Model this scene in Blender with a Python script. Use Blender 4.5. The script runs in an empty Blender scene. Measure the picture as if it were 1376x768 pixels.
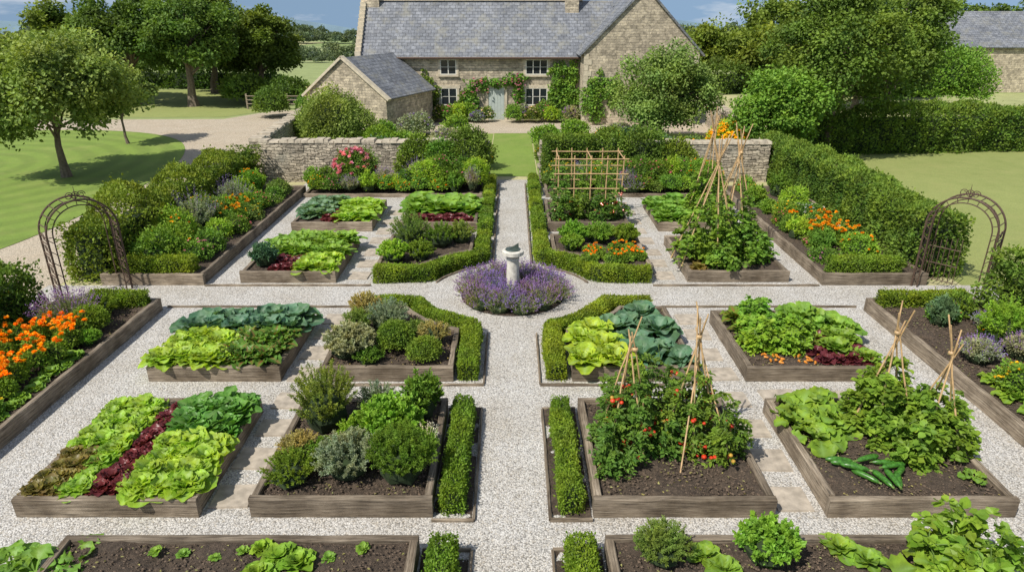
import bpy, math, random
import numpy as np
from mathutils import Vector
rng=np.random.default_rng(7); random.seed(7)
TAU=2*math.pi
def nz(a):
    a=np.asarray(a,float); return a/np.maximum(np.linalg.norm(a,axis=-1,keepdims=True),1e-9)
COL=bpy.context.scene.collection
# ------------------------------------------------------------------ mesh builder
class MB:
    def __init__(s): s.v=[];s.f=[];s.n=0;s.r=[];s.b=[];s.uv=[];s.hasuv=False
    def add(s,v,f,rnd=0.5,mat=0,rib=0.0,uv=None):
        v=np.asarray(v,float).reshape(-1,3); f=np.asarray(f,int); N=len(v)
        s.v.append(v); s.f.append((f+s.n,mat)); s.n+=N
        s.r.append(np.broadcast_to(np.asarray(rnd,float),(N,)).copy())
        s.b.append(np.broadcast_to(np.asarray(rib,float),(N,)).copy())
        if uv is None: s.uv.append(np.zeros((N,2)))
        else: s.uv.append(np.asarray(uv,float)); s.hasuv=True
    def build(s,name,mats,parent=None,smooth=False,autouv=False):
        me=bpy.data.meshes.new(name)
        V=np.concatenate(s.v)
        me.vertices.add(len(V)); me.vertices.foreach_set('co',V.ravel())
        li=np.concatenate([f.ravel() for f,m in s.f]); tot=np.concatenate([np.full(len(f),f.shape[1]) for f,m in s.f])
        mi=np.concatenate([np.full(len(f),m) for f,m in s.f])
        st=np.concatenate([[0],np.cumsum(tot)[:-1]])
        me.loops.add(len(li)); me.loops.foreach_set('vertex_index',li.astype(np.int32))
        me.polygons.add(len(tot)); me.polygons.foreach_set('loop_start',st.astype(np.int32))
        me.polygons.foreach_set('material_index',mi.astype(np.int32))
        me.polygons.foreach_set('use_smooth',np.full(len(tot),bool(smooth)))
        me.update(calc_edges=True)
        a=me.attributes.new('rnd','FLOAT','POINT'); a.data.foreach_set('value',np.concatenate(s.r))
        a=me.attributes.new('rib','FLOAT','POINT'); a.data.foreach_set('value',np.concatenate(s.b))
        if s.hasuv or autouv:
            u=me.uv_layers.new(name='UVMap')
            if s.hasuv: U=np.concatenate(s.uv)[li]
            else:
                nn=np.zeros(len(tot)*3); me.polygons.foreach_get('normal',nn); nn=nn.reshape(-1,3)
                nl=np.repeat(nn,tot,axis=0); P=V[li]
                t=np.stack([-nl[:,1],nl[:,0],nl[:,0]*0],1); fl=np.abs(nl[:,2])>.97
                t[fl]=[1,0,0]; t=nz(t); b=np.cross(nl,t)
                U=np.stack([(P*t).sum(1),(P*b).sum(1)],1)
            u.data.foreach_set('uv',U.ravel())
        for m in mats: me.materials.append(m)
        ob=bpy.data.objects.new(name,me); COL.objects.link(ob)
        if parent: ob.parent=parent
        return ob
def empty(name,loc=(0,0,0),rz=0):
    e=bpy.data.objects.new(name,None); e.location=loc; e.rotation_euler[2]=rz; e.empty_display_size=.2; COL.objects.link(e); return e
# ------------------------------------------------------------------ materials
def newmat(name):
    m=bpy.data.materials.new(name); m.use_nodes=True; nt=m.node_tree
    return m,nt,nt.nodes['Principled BSDF']
def N(nt,t,**k):
    n=nt.nodes.new(t)
    for a,b in k.items(): setattr(n,a,b)
    return n
def c4(c): return (c[0],c[1],c[2],1)
def mix(nt,fac,a,b,blend='MIX'):
    n=nt.nodes.new('ShaderNodeMix'); n.data_type='RGBA'; n.blend_type=blend
    for sock,val in ((n.inputs[0],fac),(n.inputs[6],a),(n.inputs[7],b)):
        if hasattr(val,'is_output'): nt.links.new(val,sock)
        elif isinstance(val,(int,float)): sock.default_value=val
        else: sock.default_value=c4(val)
    return n.outputs[2]
def ramp(nt,src,stops):
    n=nt.nodes.new('ShaderNodeValToRGB'); nt.links.new(src,n.inputs[0]); e=n.color_ramp.elements
    while len(e)<len(stops): e.new(.5)
    for i,(p,c) in enumerate(stops): e[i].position=p; e[i].color=c4(c) if not isinstance(c,(int,float)) else (c,c,c,1)
    return n.outputs[0]
def pos(nt): return nt.nodes.new('ShaderNodeNewGeometry').outputs['Position']
def noise(nt,scale,detail=4,vec=None,rough=.55,out=0):
    n=nt.nodes.new('ShaderNodeTexNoise'); n.inputs['Scale'].default_value=scale; n.inputs['Detail'].default_value=detail; n.inputs['Roughness'].default_value=rough
    nt.links.new(vec if vec is not None else pos(nt),n.inputs['Vector']); return n.outputs[out]
def bump(nt,h,bs,strength=.5,dist=.02):
    n=nt.nodes.new('ShaderNodeBump'); n.inputs['Strength'].default_value=strength; n.inputs['Distance'].default_value=dist
    nt.links.new(h,n.inputs['Height']); nt.links.new(n.outputs[0],bs.inputs['Normal']); return n
def leafmat(name,c1,c2,rib=None,rough=.55,tr=.3,ns=3.0,spec=.3,g=1.0):
    m,nt,bs=newmat(name); L=nt.links
    c1=tuple(min(.85,x*g) for x in c1); c2=tuple(min(.85,x*g) for x in c2)
    a=N(nt,'ShaderNodeAttribute',attribute_name='rnd')
    col=mix(nt,a.outputs['Fac'],c1,c2)
    nf=ramp(nt,noise(nt,ns,3),[(.3,.62),(.72,1.3)])
    col=mix(nt,1.0,col,nf,'MULTIPLY')
    hue=ramp(nt,noise(nt,ns*.6,2),[(.35,(1.0,1.0,1.0)),(.7,(1.2,1.0,.75))]); col=mix(nt,1.0,col,hue,'MULTIPLY')
    oi=nt.nodes.new('ShaderNodeObjectInfo'); ov=ramp(nt,oi.outputs['Random'],[(0,(.80,.90,.95)),(.5,(1.0,1.0,1.0)),(1,(1.18,1.02,.85))]); col=mix(nt,1.0,col,ov,'MULTIPLY')
    if rib is not None:
        r=N(nt,'ShaderNodeAttribute',attribute_name='rib'); col=mix(nt,r.outputs['Fac'],col,rib)
    L.new(col,bs.inputs['Base Color']); bs.inputs['Roughness'].default_value=rough; bs.inputs['Specular IOR Level'].default_value=spec
    t=N(nt,'ShaderNodeBsdfTranslucent'); tc=mix(nt,1.0,col,(1.3,1.3,.6),'MULTIPLY'); L.new(tc,t.inputs[0])
    ms=N(nt,'ShaderNodeMixShader'); ms.inputs[0].default_value=tr
    L.new(bs.outputs[0],ms.inputs[1]); L.new(t.outputs[0],ms.inputs[2]); L.new(ms.outputs[0],nt.nodes['Material Output'].inputs[0])
    return m
def flat(name,c,rough=.6,ns=8,var=.25,metal=0):
    m,nt,bs=newmat(name); f=ramp(nt,noise(nt,ns,5),[(.3,1-var),(.7,1+var)])
    nt.links.new(mix(nt,1.0,c,f,'MULTIPLY'),bs.inputs['Base Color']); bs.inputs['Roughness'].default_value=rough; bs.inputs['Metallic'].default_value=metal
    return m
M_box=leafmat('box_leaf',(.10,.20,.015),(.28,.42,.045),rough=.5)
M_beech=leafmat('beech_leaf',(.07,.15,.02),(.24,.36,.05),rough=.6)
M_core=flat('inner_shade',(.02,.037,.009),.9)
M_tree=leafmat('tree_leaf',(.06,.13,.018),(.20,.31,.05),ns=.7,rough=.6)
M_apple=leafmat('apple_leaf',(.10,.19,.035),(.29,.42,.11),ns=.9,rough=.6)
M_treed=leafmat('dark_tree_leaf',(.042,.095,.014),(.15,.245,.04),ns=.5,rough=.6)
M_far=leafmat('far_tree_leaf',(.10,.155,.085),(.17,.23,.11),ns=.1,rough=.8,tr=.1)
M_lime=leafmat('lettuce_leaf',(.22,.44,.03),(.42,.62,.08),rib=(.5,.66,.25),rough=.45,tr=.38,ns=6)
M_red=leafmat('red_lettuce_leaf',(.05,.012,.02),(.16,.035,.045),rib=(.2,.05,.05),rough=.35,tr=.15,ns=6)
M_brn=leafmat('bronze_lettuce_leaf',(.17,.06,.035),(.25,.25,.06),rib=(.25,.2,.08),rough=.4,ns=8)
M_spin=leafmat('spinach_leaf',(.07,.22,.03),(.16,.37,.06),rib=(.3,.45,.15),rough=.42,ns=5)
M_grn=leafmat('crop_leaf',(.10,.25,.025),(.25,.44,.06),rib=(.3,.48,.14),rough=.48,ns=5)
M_kale=leafmat('cabbage_leaf',(.06,.17,.09),(.15,.29,.17),rib=(.35,.46,.33),rough=.5,ns=5)
M_beet=leafmat('beet_leaf',(.09,.20,.03),(.17,.32,.05),rib=(.45,.02,.07),rough=.4,ns=5)
M_rosem=leafmat('rosemary_leaf',(.10,.19,.03),(.25,.37,.08),ns=6)
M_sage=leafmat('sage_leaf',(.2,.27,.16),(.38,.45,.30),ns=6,rough=.75)
M_thyme=leafmat('thyme_leaf',(.08,.17,.02),(.20,.35,.045),ns=8)
M_gold=leafmat('golden_herb_leaf',(.28,.28,.10),(.46,.45,.19),ns=6)
M_mint=leafmat('mint_leaf',(.13,.31,.025),(.28,.50,.06),ns=6)
M_tom=leafmat('tomato_leaf',(.06,.15,.02),(.19,.34,.05),ns=5)
M_bean=leafmat('bean_leaf',(.09,.21,.025),(.24,.43,.06),ns=4)
M_lavl=leafmat('lavender_foliage',(.17,.25,.12),(.30,.38,.20),ns=6)
M_lavf=leafmat('lavender_flower',(.22,.14,.48),(.40,.30,.68),ns=6)
M_org=leafmat('orange_petal',(.82,.26,.01),(.85,.52,.015),ns=3)
M_yel=leafmat('yellow_petal',(.8,.55,.02),(.85,.7,.05),ns=3)
M_pink=leafmat('pink_petal',(.65,.18,.35),(.82,.45,.58),ns=3)
M_wht=leafmat('white_petal',(.6,.6,.55),(.8,.8,.75),ns=3)
M_redf=leafmat('red_petal',(.4,.02,.08),(.6,.06,.16),ns=3)
M_stem=flat('plant_stem',(.14,.22,.05),.6)
M_bark=flat('bark',(.16,.125,.09),.9,ns=12,var=.4)
M_cane=flat('bamboo_cane',(.50,.33,.16),.55,ns=14,var=.3)
M_iron=flat('rusty_iron',(.10,.062,.042),.7,ns=30,var=.4,metal=.2)
M_fruit=flat('tomato_skin',(.65,.05,.015),.25,ns=3,var=.3)
M_gfruit=flat('unripe_tomato_skin',(.55,.32,.05),.25,ns=9,var=.4)
M_zuc=flat('zucchini_skin',(.05,.16,.02),.32,ns=25,var=.55)
M_dial=flat('bronze_dial',(.10,.13,.11),.45,ns=10,metal=.5)
M_white=flat('cream_paint',(.7,.68,.6),.5,var=.08)
M_door=flat('pale_door_paint',(.45,.5,.46),.5,var=.08)
M_glass,_nt,_b=newmat('window_glass'); _b.inputs['Base Color'].default_value=(.02,.025,.03,1); _b.inputs['Roughness'].default_value=.08
M_lime_st=flat('pale_limestone',(.58,.55,.48),.8,ns=9,var=.25)
M_steel=flat('corrugated_steel',(.3,.34,.4),.5)
M_coping=flat('coping',(.44,.38,.29),.9,ns=5,var=.4)
def m_gravel(name,c0,c1,tint):
    m,nt,bs=newmat(name); L=nt.links; p=pos(nt)
    v=N(nt,'ShaderNodeTexVoronoi'); v.inputs['Scale'].default_value=46; L.new(p,v.inputs['Vector'])
    v2=N(nt,'ShaderNodeTexVoronoi'); v2.inputs['Scale'].default_value=95; L.new(p,v2.inputs['Vector'])
    s=N(nt,'ShaderNodeSeparateColor'); L.new(v.outputs['Color'],s.inputs[0])
    s2=N(nt,'ShaderNodeSeparateColor'); L.new(v2.outputs['Color'],s2.inputs[0])
    a=ramp(nt,s.outputs[0],[(0,c0),(.35,tuple(.4*x+.6*y for x,y in zip(c0,c1))),(1,c1)])
    a=mix(nt,ramp(nt,s.outputs[1],[(.75,0.0),(.95,.5)]),a,(.52,.45,.34))
    b=ramp(nt,s2.outputs[1],[(0,.55),(.4,.93),(1,1.08)])
    col=mix(nt,1.0,a,b,'MULTIPLY')
    g=ramp(nt,v.outputs['Distance'],[(.45,1.0),(.8,.45)]); col=mix(nt,1.0,col,g,'MULTIPLY')
    d=ramp(nt,noise(nt,.9,6,p,.65),[(.3,tint),(.62,(1,1,1))]); col=mix(nt,1.0,col,d,'MULTIPLY')
    L.new(col,bs.inputs['Base Color']); bs.inputs['Roughness'].default_value=.9
    bump(nt,v.outputs['Distance'],bs,.8,.010).invert=True
    return m
M_grav=m_gravel('white_gravel',(.36,.34,.31),(.76,.735,.69),(.83,.80,.75))
M_drive=m_gravel('cream_gravel',(.50,.42,.31),(.70,.60,.46),(.92,.89,.85))
M_peb=flat('gravel_stone',(.60,.58,.54),.85,ns=60,var=.35)
def m_soil():
    m,nt,bs=newmat('dark_soil'); n=noise(nt,14,8,rough=.75); n2=noise(nt,90,4)
    col=mix(nt,1.0,ramp(nt,n,[(.3,(.035,.024,.016)),(.7,(.145,.105,.072))]),ramp(nt,n2,[(.3,.55),(.75,1.5)]),'MULTIPLY')
    nt.links.new(col,bs.inputs['Base Color']); bs.inputs['Roughness'].default_value=.95; bump(nt,n,bs,1,.06); return m
M_soil=m_soil(); M_clod=flat('soil_clod',(.12,.085,.058),.95,ns=40,var=.5)
def m_wood():
    m,nt,bs=newmat('weathered_timber'); L=nt.links
    uv=N(nt,'ShaderNodeUVMap'); mp=N(nt,'ShaderNodeMapping'); mp.inputs['Scale'].default_value=(1.3,24,1); L.new(uv.outputs[0],mp.inputs[0])
    g=noise(nt,1.5,8,mp.outputs[0],.68); big=noise(nt,1.7,5)
    mp2=N(nt,'ShaderNodeMapping'); mp2.inputs['Scale'].default_value=(1.8,45,1); L.new(uv.outputs[0],mp2.inputs[0]); g2=noise(nt,1.5,4,mp2.outputs[0],.7)
    a=N(nt,'ShaderNodeAttribute',attribute_name='rnd')
    base=ramp(nt,g,[(.3,(.055,.044,.034)),(.44,(.18,.148,.115)),(.58,(.28,.24,.195)),(.78,(.43,.39,.335))])
    col=mix(nt,1.0,base,ramp(nt,big,[(.32,(.5,.45,.38)),(.66,(1.3,1.27,1.22))]),'MULTIPLY')
    col=mix(nt,1.0,col,ramp(nt,g2,[(.36,.3),(.46,1.05)]),'MULTIPLY')
    col=mix(nt,1.0,col,ramp(nt,a.outputs['Fac'],[(0,(.72,.70,.66)),(1,(1.2,1.18,1.12))]),'MULTIPLY')
    L.new(col,bs.inputs['Base Color']); bs.inputs['Roughness'].default_value=.88; bump(nt,g,bs,.9,.014); return m
M_wood=m_wood()
def m_brick(name,c1,c2,mor,bw,rh,ms,dist,big=(.7,1.25),bmp=.02,rough=.9,tint=None):
    m,nt,bs=newmat(name); L=nt.links; uv=N(nt,'ShaderNodeUVMap')
    n=noise(nt,3.5,3,uv.outputs[0],out=1)
    va=N(nt,'ShaderNodeVectorMath',operation='SUBTRACT'); L.new(n,va.inputs[0]); va.inputs[1].default_value=(.5,.5,.5)
    vs=N(nt,'ShaderNodeVectorMath',operation='SCALE'); L.new(va.outputs[0],vs.inputs[0]); vs.inputs['Scale'].default_value=dist
    vv=N(nt,'ShaderNodeVectorMath',operation='ADD'); L.new(uv.outputs[0],vv.inputs[0]); L.new(vs.outputs[0],vv.inputs[1])
    b=N(nt,'ShaderNodeTexBrick'); L.new(vv.outputs[0],b.inputs['Vector'])
    b.inputs['Color1'].default_value=c4(c1); b.inputs['Color2'].default_value=c4(c2); b.inputs['Mortar'].default_value=c4(mor)
    b.inputs['Scale'].default_value=1; b.inputs['Brick Width'].default_value=bw; b.inputs['Row Height'].default_value=rh; b.inputs['Mortar Size'].default_value=ms; b.inputs['Mortar Smooth'].default_value=.3
    vo=N(nt,'ShaderNodeTexVoronoi'); vo.inputs['Scale'].default_value=3.1/bw*.34*2; L.new(vv.outputs[0],vo.inputs['Vector']); sp=N(nt,'ShaderNodeSeparateColor'); L.new(vo.outputs['Color'],sp.inputs[0])
    col=mix(nt,1.0,b.outputs['Color'],ramp(nt,sp.outputs[0],[(0,.68 if bmp>.015 else .85),(1,1.25)]),'MULTIPLY')
    col=mix(nt,1.0,col,ramp(nt,noise(nt,.8,6,rough=.7),[(.3,big[0]),(.7,big[1])]),'MULTIPLY')
    col=mix(nt,1.0,col,ramp(nt,noise(nt,9,5,rough=.7),[(.3,.75),(.7,1.2)]),'MULTIPLY')
    if tint: col=mix(nt,ramp(nt,noise(nt,1.3,6,rough=.7),[(.5,0.0),(.68,.7)]),col,tint)
    L.new(col,bs.inputs['Base Color']); bs.inputs['Roughness'].default_value=rough
    inv=ramp(nt,b.outputs['Fac'],[(0,1.0),(1,0.0)]); bump(nt,inv,bs,.8,bmp); return m
M_stone=m_brick('cotswold_stone',(.56,.475,.34),(.40,.34,.25),(.42,.36,.27),.36,.14,.016,.13,bmp=.03)
M_rubble=m_brick('rubble_stone',(.58,.50,.38),(.34,.29,.22),(.15,.125,.09),.30,.11,.014,.26,bmp=.04,tint=(.38,.36,.29))
M_slate=m_brick('slate_tiles',(.14,.15,.17),(.21,.22,.24),(.07,.075,.085),.34,.24,.012,.01,bmp=.012,rough=.65,big=(.75,1.2),tint=(.26,.25,.20))
M_quoin=flat('dressed_stone',(.54,.47,.35),.85,ns=6,var=.2)
M_flag=flat('sandstone_flag',(.40,.345,.275),.85,ns=7,var=.3)
def m_grass(name,a,b,s1=1.2,stripe=False):
    m,nt,bs=newmat(name); n=noise(nt,s1,6,rough=.7); n2=noise(nt,45,4,rough=.8); n3=noise(nt,.12,3)
    col=mix(nt,n3,ramp(nt,n,[(.3,a),(.7,b)]),tuple(1.15*x for x in b))
    col=mix(nt,1.0,col,ramp(nt,n2,[(.3,.55),(.7,1.35)]),'MULTIPLY')
    col=mix(nt,ramp(nt,noise(nt,.6,6,rough=.75),[(.5,0.0),(.75,.45)]),col,(.30,.29,.10))
    if stripe:
        w=N(nt,'ShaderNodeTexWave'); w.wave_type='RINGS'; w.rings_direction='Z'; w.inputs['Scale'].default_value=.28; w.inputs['Distortion'].default_value=.8
        mp=N(nt,'ShaderNodeMapping'); mp.inputs['Location'].default_value=(24,-28,0); nt.links.new(pos(nt),mp.inputs[0]); nt.links.new(mp.outputs[0],w.inputs[0])
        col=mix(nt,1.0,col,ramp(nt,w.outputs['Fac'],[(.2,.9),(.8,1.06)]),'MULTIPLY')
    nt.links.new(col,bs.inputs['Base Color']); bs.inputs['Roughness'].default_value=.9; bump(nt,n2,bs,.6,.03); return m
M_lawn=m_grass('mown_lawn',(.12,.20,.025),(.20,.285,.045),stripe=True)
M_turf=m_grass('garden_turf',(.12,.20,.025),(.20,.285,.045))
M_grass2=m_grass('dry_lawn',(.19,.235,.055),(.29,.32,.10))
def m_field():
    m,nt,bs=newmat('field_grass'); p=pos(nt)
    v=N(nt,'ShaderNodeTexVoronoi'); v.inputs['Scale'].default_value=.013; nt.links.new(p,v.inputs[0])
    s=N(nt,'ShaderNodeSeparateColor'); nt.links.new(v.outputs['Color'],s.inputs[0])
    c=ramp(nt,s.outputs[0],[(0,(.18,.25,.08)),(.4,(.30,.34,.13)),(.7,(.46,.42,.22)),(1,(.22,.29,.10))])
    c=mix(nt,1.0,c,ramp(nt,noise(nt,.7,7,rough=.75),[(.3,.75),(.7,1.2)]),'MULTIPLY')
    nt.links.new(c,bs.inputs['Base Color']); bs.inputs['Roughness'].default_value=.95; return m
M_field=m_field()
# ------------------------------------------------------------------ geometry helpers
def tube(mb,pts,r,n=6,mat=0,rnd=.5):
    pts=np.asarray(pts,float); K=len(pts); r=np.broadcast_to(np.asarray(r,float),(K,))
    t=nz(np.gradient(pts,axis=0)); up=np.where(np.abs(t[:,2:3])>.9,[[1,0,0]],[[0,0,1]])
    a=nz(np.cross(t,up)); b=np.cross(t,a); th=np.arange(n)*TAU/n
    v=pts[:,None]+r[:,None,None]*(np.cos(th)[None,:,None]*a[:,None]+np.sin(th)[None,:,None]*b[:,None])
    i=np.arange(K-1)[:,None]*n; j=np.arange(n)[None]; j2=(j+1)%n
    f=np.stack([i+j,i+j2,i+n+j2,i+n+j],-1).reshape(-1,4)
    mb.add(v,f,rnd,mat)
    mb.add(v[-1],np.arange(n)[None],rnd,mat); mb.add(v[0],np.arange(n)[None,::-1],rnd,mat)
def box(mb,c,s,rz=0,mat=0,rnd=.5,taper=1):
    x,y,z=[q/2 for q in s]; v=[]
    for dz in(-1,1):
        k=1 if dz<0 else taper
        for dx,dy in((-1,-1),(1,-1),(1,1),(-1,1)): v.append((dx*x*k,dy*y*k,dz*z))
    v=np.array(v); cc,ss=math.cos(rz),math.sin(rz)
    v=np.stack([v[:,0]*cc-v[:,1]*ss,v[:,0]*ss+v[:,1]*cc,v[:,2]],1)+np.array(c)
    mb.add(v,[[3,2,1,0],[4,5,6,7],[0,1,5,4],[1,2,6,5],[2,3,7,6],[3,0,4,7]],rnd,mat)
def lathe(mb,c,prof,n=24,mat=0):
    prof=np.array(prof,float); th=np.arange(n)*TAU/n; K=len(prof)
    v=np.stack([prof[:,0,None]*np.cos(th),prof[:,0,None]*np.sin(th),np.broadcast_to(prof[:,1,None],(K,n))],-1)+np.array(c)
    i=np.arange(K-1)[:,None]*n; j=np.arange(n)[None]; j2=(j+1)%n
    mb.add(v,np.stack([i+j,i+j2,i+n+j2,i+n+j],-1).reshape(-1,4),.5,mat)
def spheres(mb,P,R,mat=0,n=8,m=6,sq=1.0):
    P=np.asarray(P,float).reshape(-1,3); R=np.broadcast_to(R,(len(P),)); 
    th=np.arange(n)*TAU/n; ph=np.linspace(.08,math.pi-.08,m)
    s=np.stack([np.sin(ph)[:,None]*np.cos(th),np.sin(ph)[:,None]*np.sin(th),sq*np.broadcast_to(np.cos(ph)[:,None],(m,n))],-1).reshape(-1,3)
    v=P[:,None]+R[:,None,None]*s[None]
    i=np.arange(m-1)[:,None]*n; j=np.arange(n)[None]; j2=(j+1)%n
    f=np.stack([i+j,i+n+j,i+n+j2,i+j2],-1).reshape(-1,4)
    f=(f[None]+(np.arange(len(P))*m*n)[:,None,None]).reshape(-1,4)
    mb.add(v,f,np.repeat(rng.random(len(P)),m*n),mat)
TPL=np.array([(0,0,0),(.5,.3,.08),(.42,.7,.1),(0,1,-.08),(-.42,.7,.1),(-.5,.3,.08)])
def leaves(mb,P,D,Nh,L,W=.6,rnd=None,mat=0):
    n=len(P); D=nz(D); B=nz(np.cross(D,Nh)); Nn=np.cross(B,D); L=np.broadcast_to(L,(n,))
    W=np.broadcast_to(W,(n,))
    v=P[:,None]+L[:,None,None]*(TPL[None,:,0,None]*W[:,None,None]*B[:,None]+TPL[None,:,1,None]*D[:,None]+TPL[None,:,2,None]*Nn[:,None])
    f=np.array([[0,1,2,3],[0,3,4,5]]); f=(f[None]+(np.arange(n)*6)[:,None,None]).reshape(-1,4)
    if rnd is None: rnd=rng.random(n)
    mb.add(v,f,np.repeat(rnd,6),mat)
def lump_fn(k=5,freq=3.0):
    K=rng.normal(size=(k,3))*freq; ph=rng.random(k)*TAU
    return lambda d:(np.sin(d@K.T+ph)).sum(1)/k
def rand_dir(n,zmin=-.35):
    z=rng.uniform(zmin,1,n); a=rng.random(n)*TAU; r=np.sqrt(1-z*z)
    return np.stack([r*np.cos(a),r*np.sin(a),z],1)
def bush_into(mb,c,r,ls,cover=2.0,lump=.22,freq=3.,W=.6,mat=0,core=1,zmin=-.3,loose=.3,up=.3,zf=.02):
    c=np.array(c,float); r=np.array(r,float)
    area=TAU*((r[0]*r[1]+r[0]*r[2]+r[1]*r[2])/3)*1.4
    n=int(cover*area/(.38*ls*ls*W/.6)); n=min(n,60000)
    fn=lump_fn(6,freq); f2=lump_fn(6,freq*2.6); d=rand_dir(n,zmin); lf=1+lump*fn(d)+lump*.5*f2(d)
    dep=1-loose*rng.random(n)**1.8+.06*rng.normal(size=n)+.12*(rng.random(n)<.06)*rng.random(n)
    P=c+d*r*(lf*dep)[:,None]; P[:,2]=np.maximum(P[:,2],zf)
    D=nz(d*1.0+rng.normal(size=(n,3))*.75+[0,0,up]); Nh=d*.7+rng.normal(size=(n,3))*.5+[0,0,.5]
    rn=np.clip(rng.random(n)*.6+.4*(dep-.7)/.3+.25*fn(d*2.3),0,1)  # deeper leaves get a darker tone: inner shade put into the colour
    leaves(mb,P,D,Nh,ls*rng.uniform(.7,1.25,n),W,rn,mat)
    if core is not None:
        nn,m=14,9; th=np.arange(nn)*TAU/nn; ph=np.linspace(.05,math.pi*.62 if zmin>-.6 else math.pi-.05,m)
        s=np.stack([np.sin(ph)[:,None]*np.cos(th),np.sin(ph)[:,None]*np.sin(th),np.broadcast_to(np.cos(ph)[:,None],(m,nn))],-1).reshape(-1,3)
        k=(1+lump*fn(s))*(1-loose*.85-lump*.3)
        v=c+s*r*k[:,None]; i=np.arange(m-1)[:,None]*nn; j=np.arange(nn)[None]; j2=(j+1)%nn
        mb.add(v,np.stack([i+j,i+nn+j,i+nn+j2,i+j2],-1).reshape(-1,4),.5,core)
def bush(name,x,y,r,h,mat,ls=.05,**k):
    mb=MB(); rx=r if not isinstance(r,tuple) else r[0]; ry=r if not isinstance(r,tuple) else r[1]
    z0=k.pop('z0',0); fl=k.pop('fl',None); fn=k.pop('fn',40); fs=k.pop('fs',.03)
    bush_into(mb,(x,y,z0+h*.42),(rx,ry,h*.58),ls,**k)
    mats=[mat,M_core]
    if fl is not None:
        d=rand_dir(fn,.1); P=np.array((x,y,z0+h*.42))+d*np.array((rx,ry,h*.58))*1.06
        flowers_into(mb,P,fs,2,d); mats.append(fl)
    return mb.build(name,mats)
def flowers_into(mb,P,s,mat,d=None,np_=16):
    P=np.asarray(P); n=len(P); Pn=np.repeat(P,np_,0)
    dd=rand_dir(n*np_,-.1); L=s*rng.uniform(.8,1.2,n*np_)
    nh=rng.normal(size=(n*np_,3))+[0,0,1]
    leaves(mb,Pn,dd,nh,L,.9,np.repeat(rng.random(n),np_)*.7+.3*rng.random(n*np_),mat)
def sprigs_into(mb,c,r,h,ns,nl,ls,W=.22,mat=0,tipmat=None,tipn=0,spread=1.0,tips=.02):
    c=np.array(c,float); a=rng.random(ns)*TAU; q=np.sqrt(rng.random(ns))
    tip=c+np.stack([q*np.cos(a)*r*spread,q*np.sin(a)*r*spread,h*(1-.45*q*q)*rng.uniform(.75,1.15,ns)],1)
    base=c+np.stack([q*np.cos(a)*r*.35,q*np.sin(a)*r*.35,0*q],1)
    t=rng.random((ns,nl))**.7; P=base[:,None]+(tip-base)[:,None]*t[...,None]; P[...,2]+=0.1*h*np.sin(t*math.pi)
    ax=nz(tip-base)[:,None]; D=rng.normal(size=(ns,nl,3))*.7+ax*.9
    n=ns*nl
    leaves(mb,P.reshape(-1,3),D.reshape(-1,3),rng.normal(size=(n,3))+[0,0,.7],ls*rng.uniform(.7,1.2,n),W,(np.clip(t*.8+.3*rng.random((ns,nl)),0,1)).ravel(),mat)
    if tipmat is not None:
        u=rng.uniform(.0,.3,(ns,tipn)); P=(tip[:,None]+ax*(u*h)[...,None]).reshape(-1,3)
        D=(rng.normal(size=(ns,tipn,3))*.6+ax).reshape(-1,3)
        leaves(mb,P,D,rng.normal(size=(ns*tipn,3)),tips,.7,None,tipmat)
def spheres_e(mb,c,r,mat,nn=12,m=8):
    th=np.arange(nn)*TAU/nn; ph=np.linspace(.05,math.pi-.05,m)
    s=np.stack([np.sin(ph)[:,None]*np.cos(th),np.sin(ph)[:,None]*np.sin(th),np.broadcast_to(np.cos(ph)[:,None],(m,nn))],-1).reshape(-1,3)
    v=np.array(c)+s*np.array(r)*(1+.08*rng.normal(size=(len(s),1))); i=np.arange(m-1)[:,None]*nn; j=np.arange(nn)[None]; j2=(j+1)%nn
    mb.add(v,np.stack([i+j,i+nn+j,i+nn+j2,i+j2],-1).reshape(-1,4),.5,mat)
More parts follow.
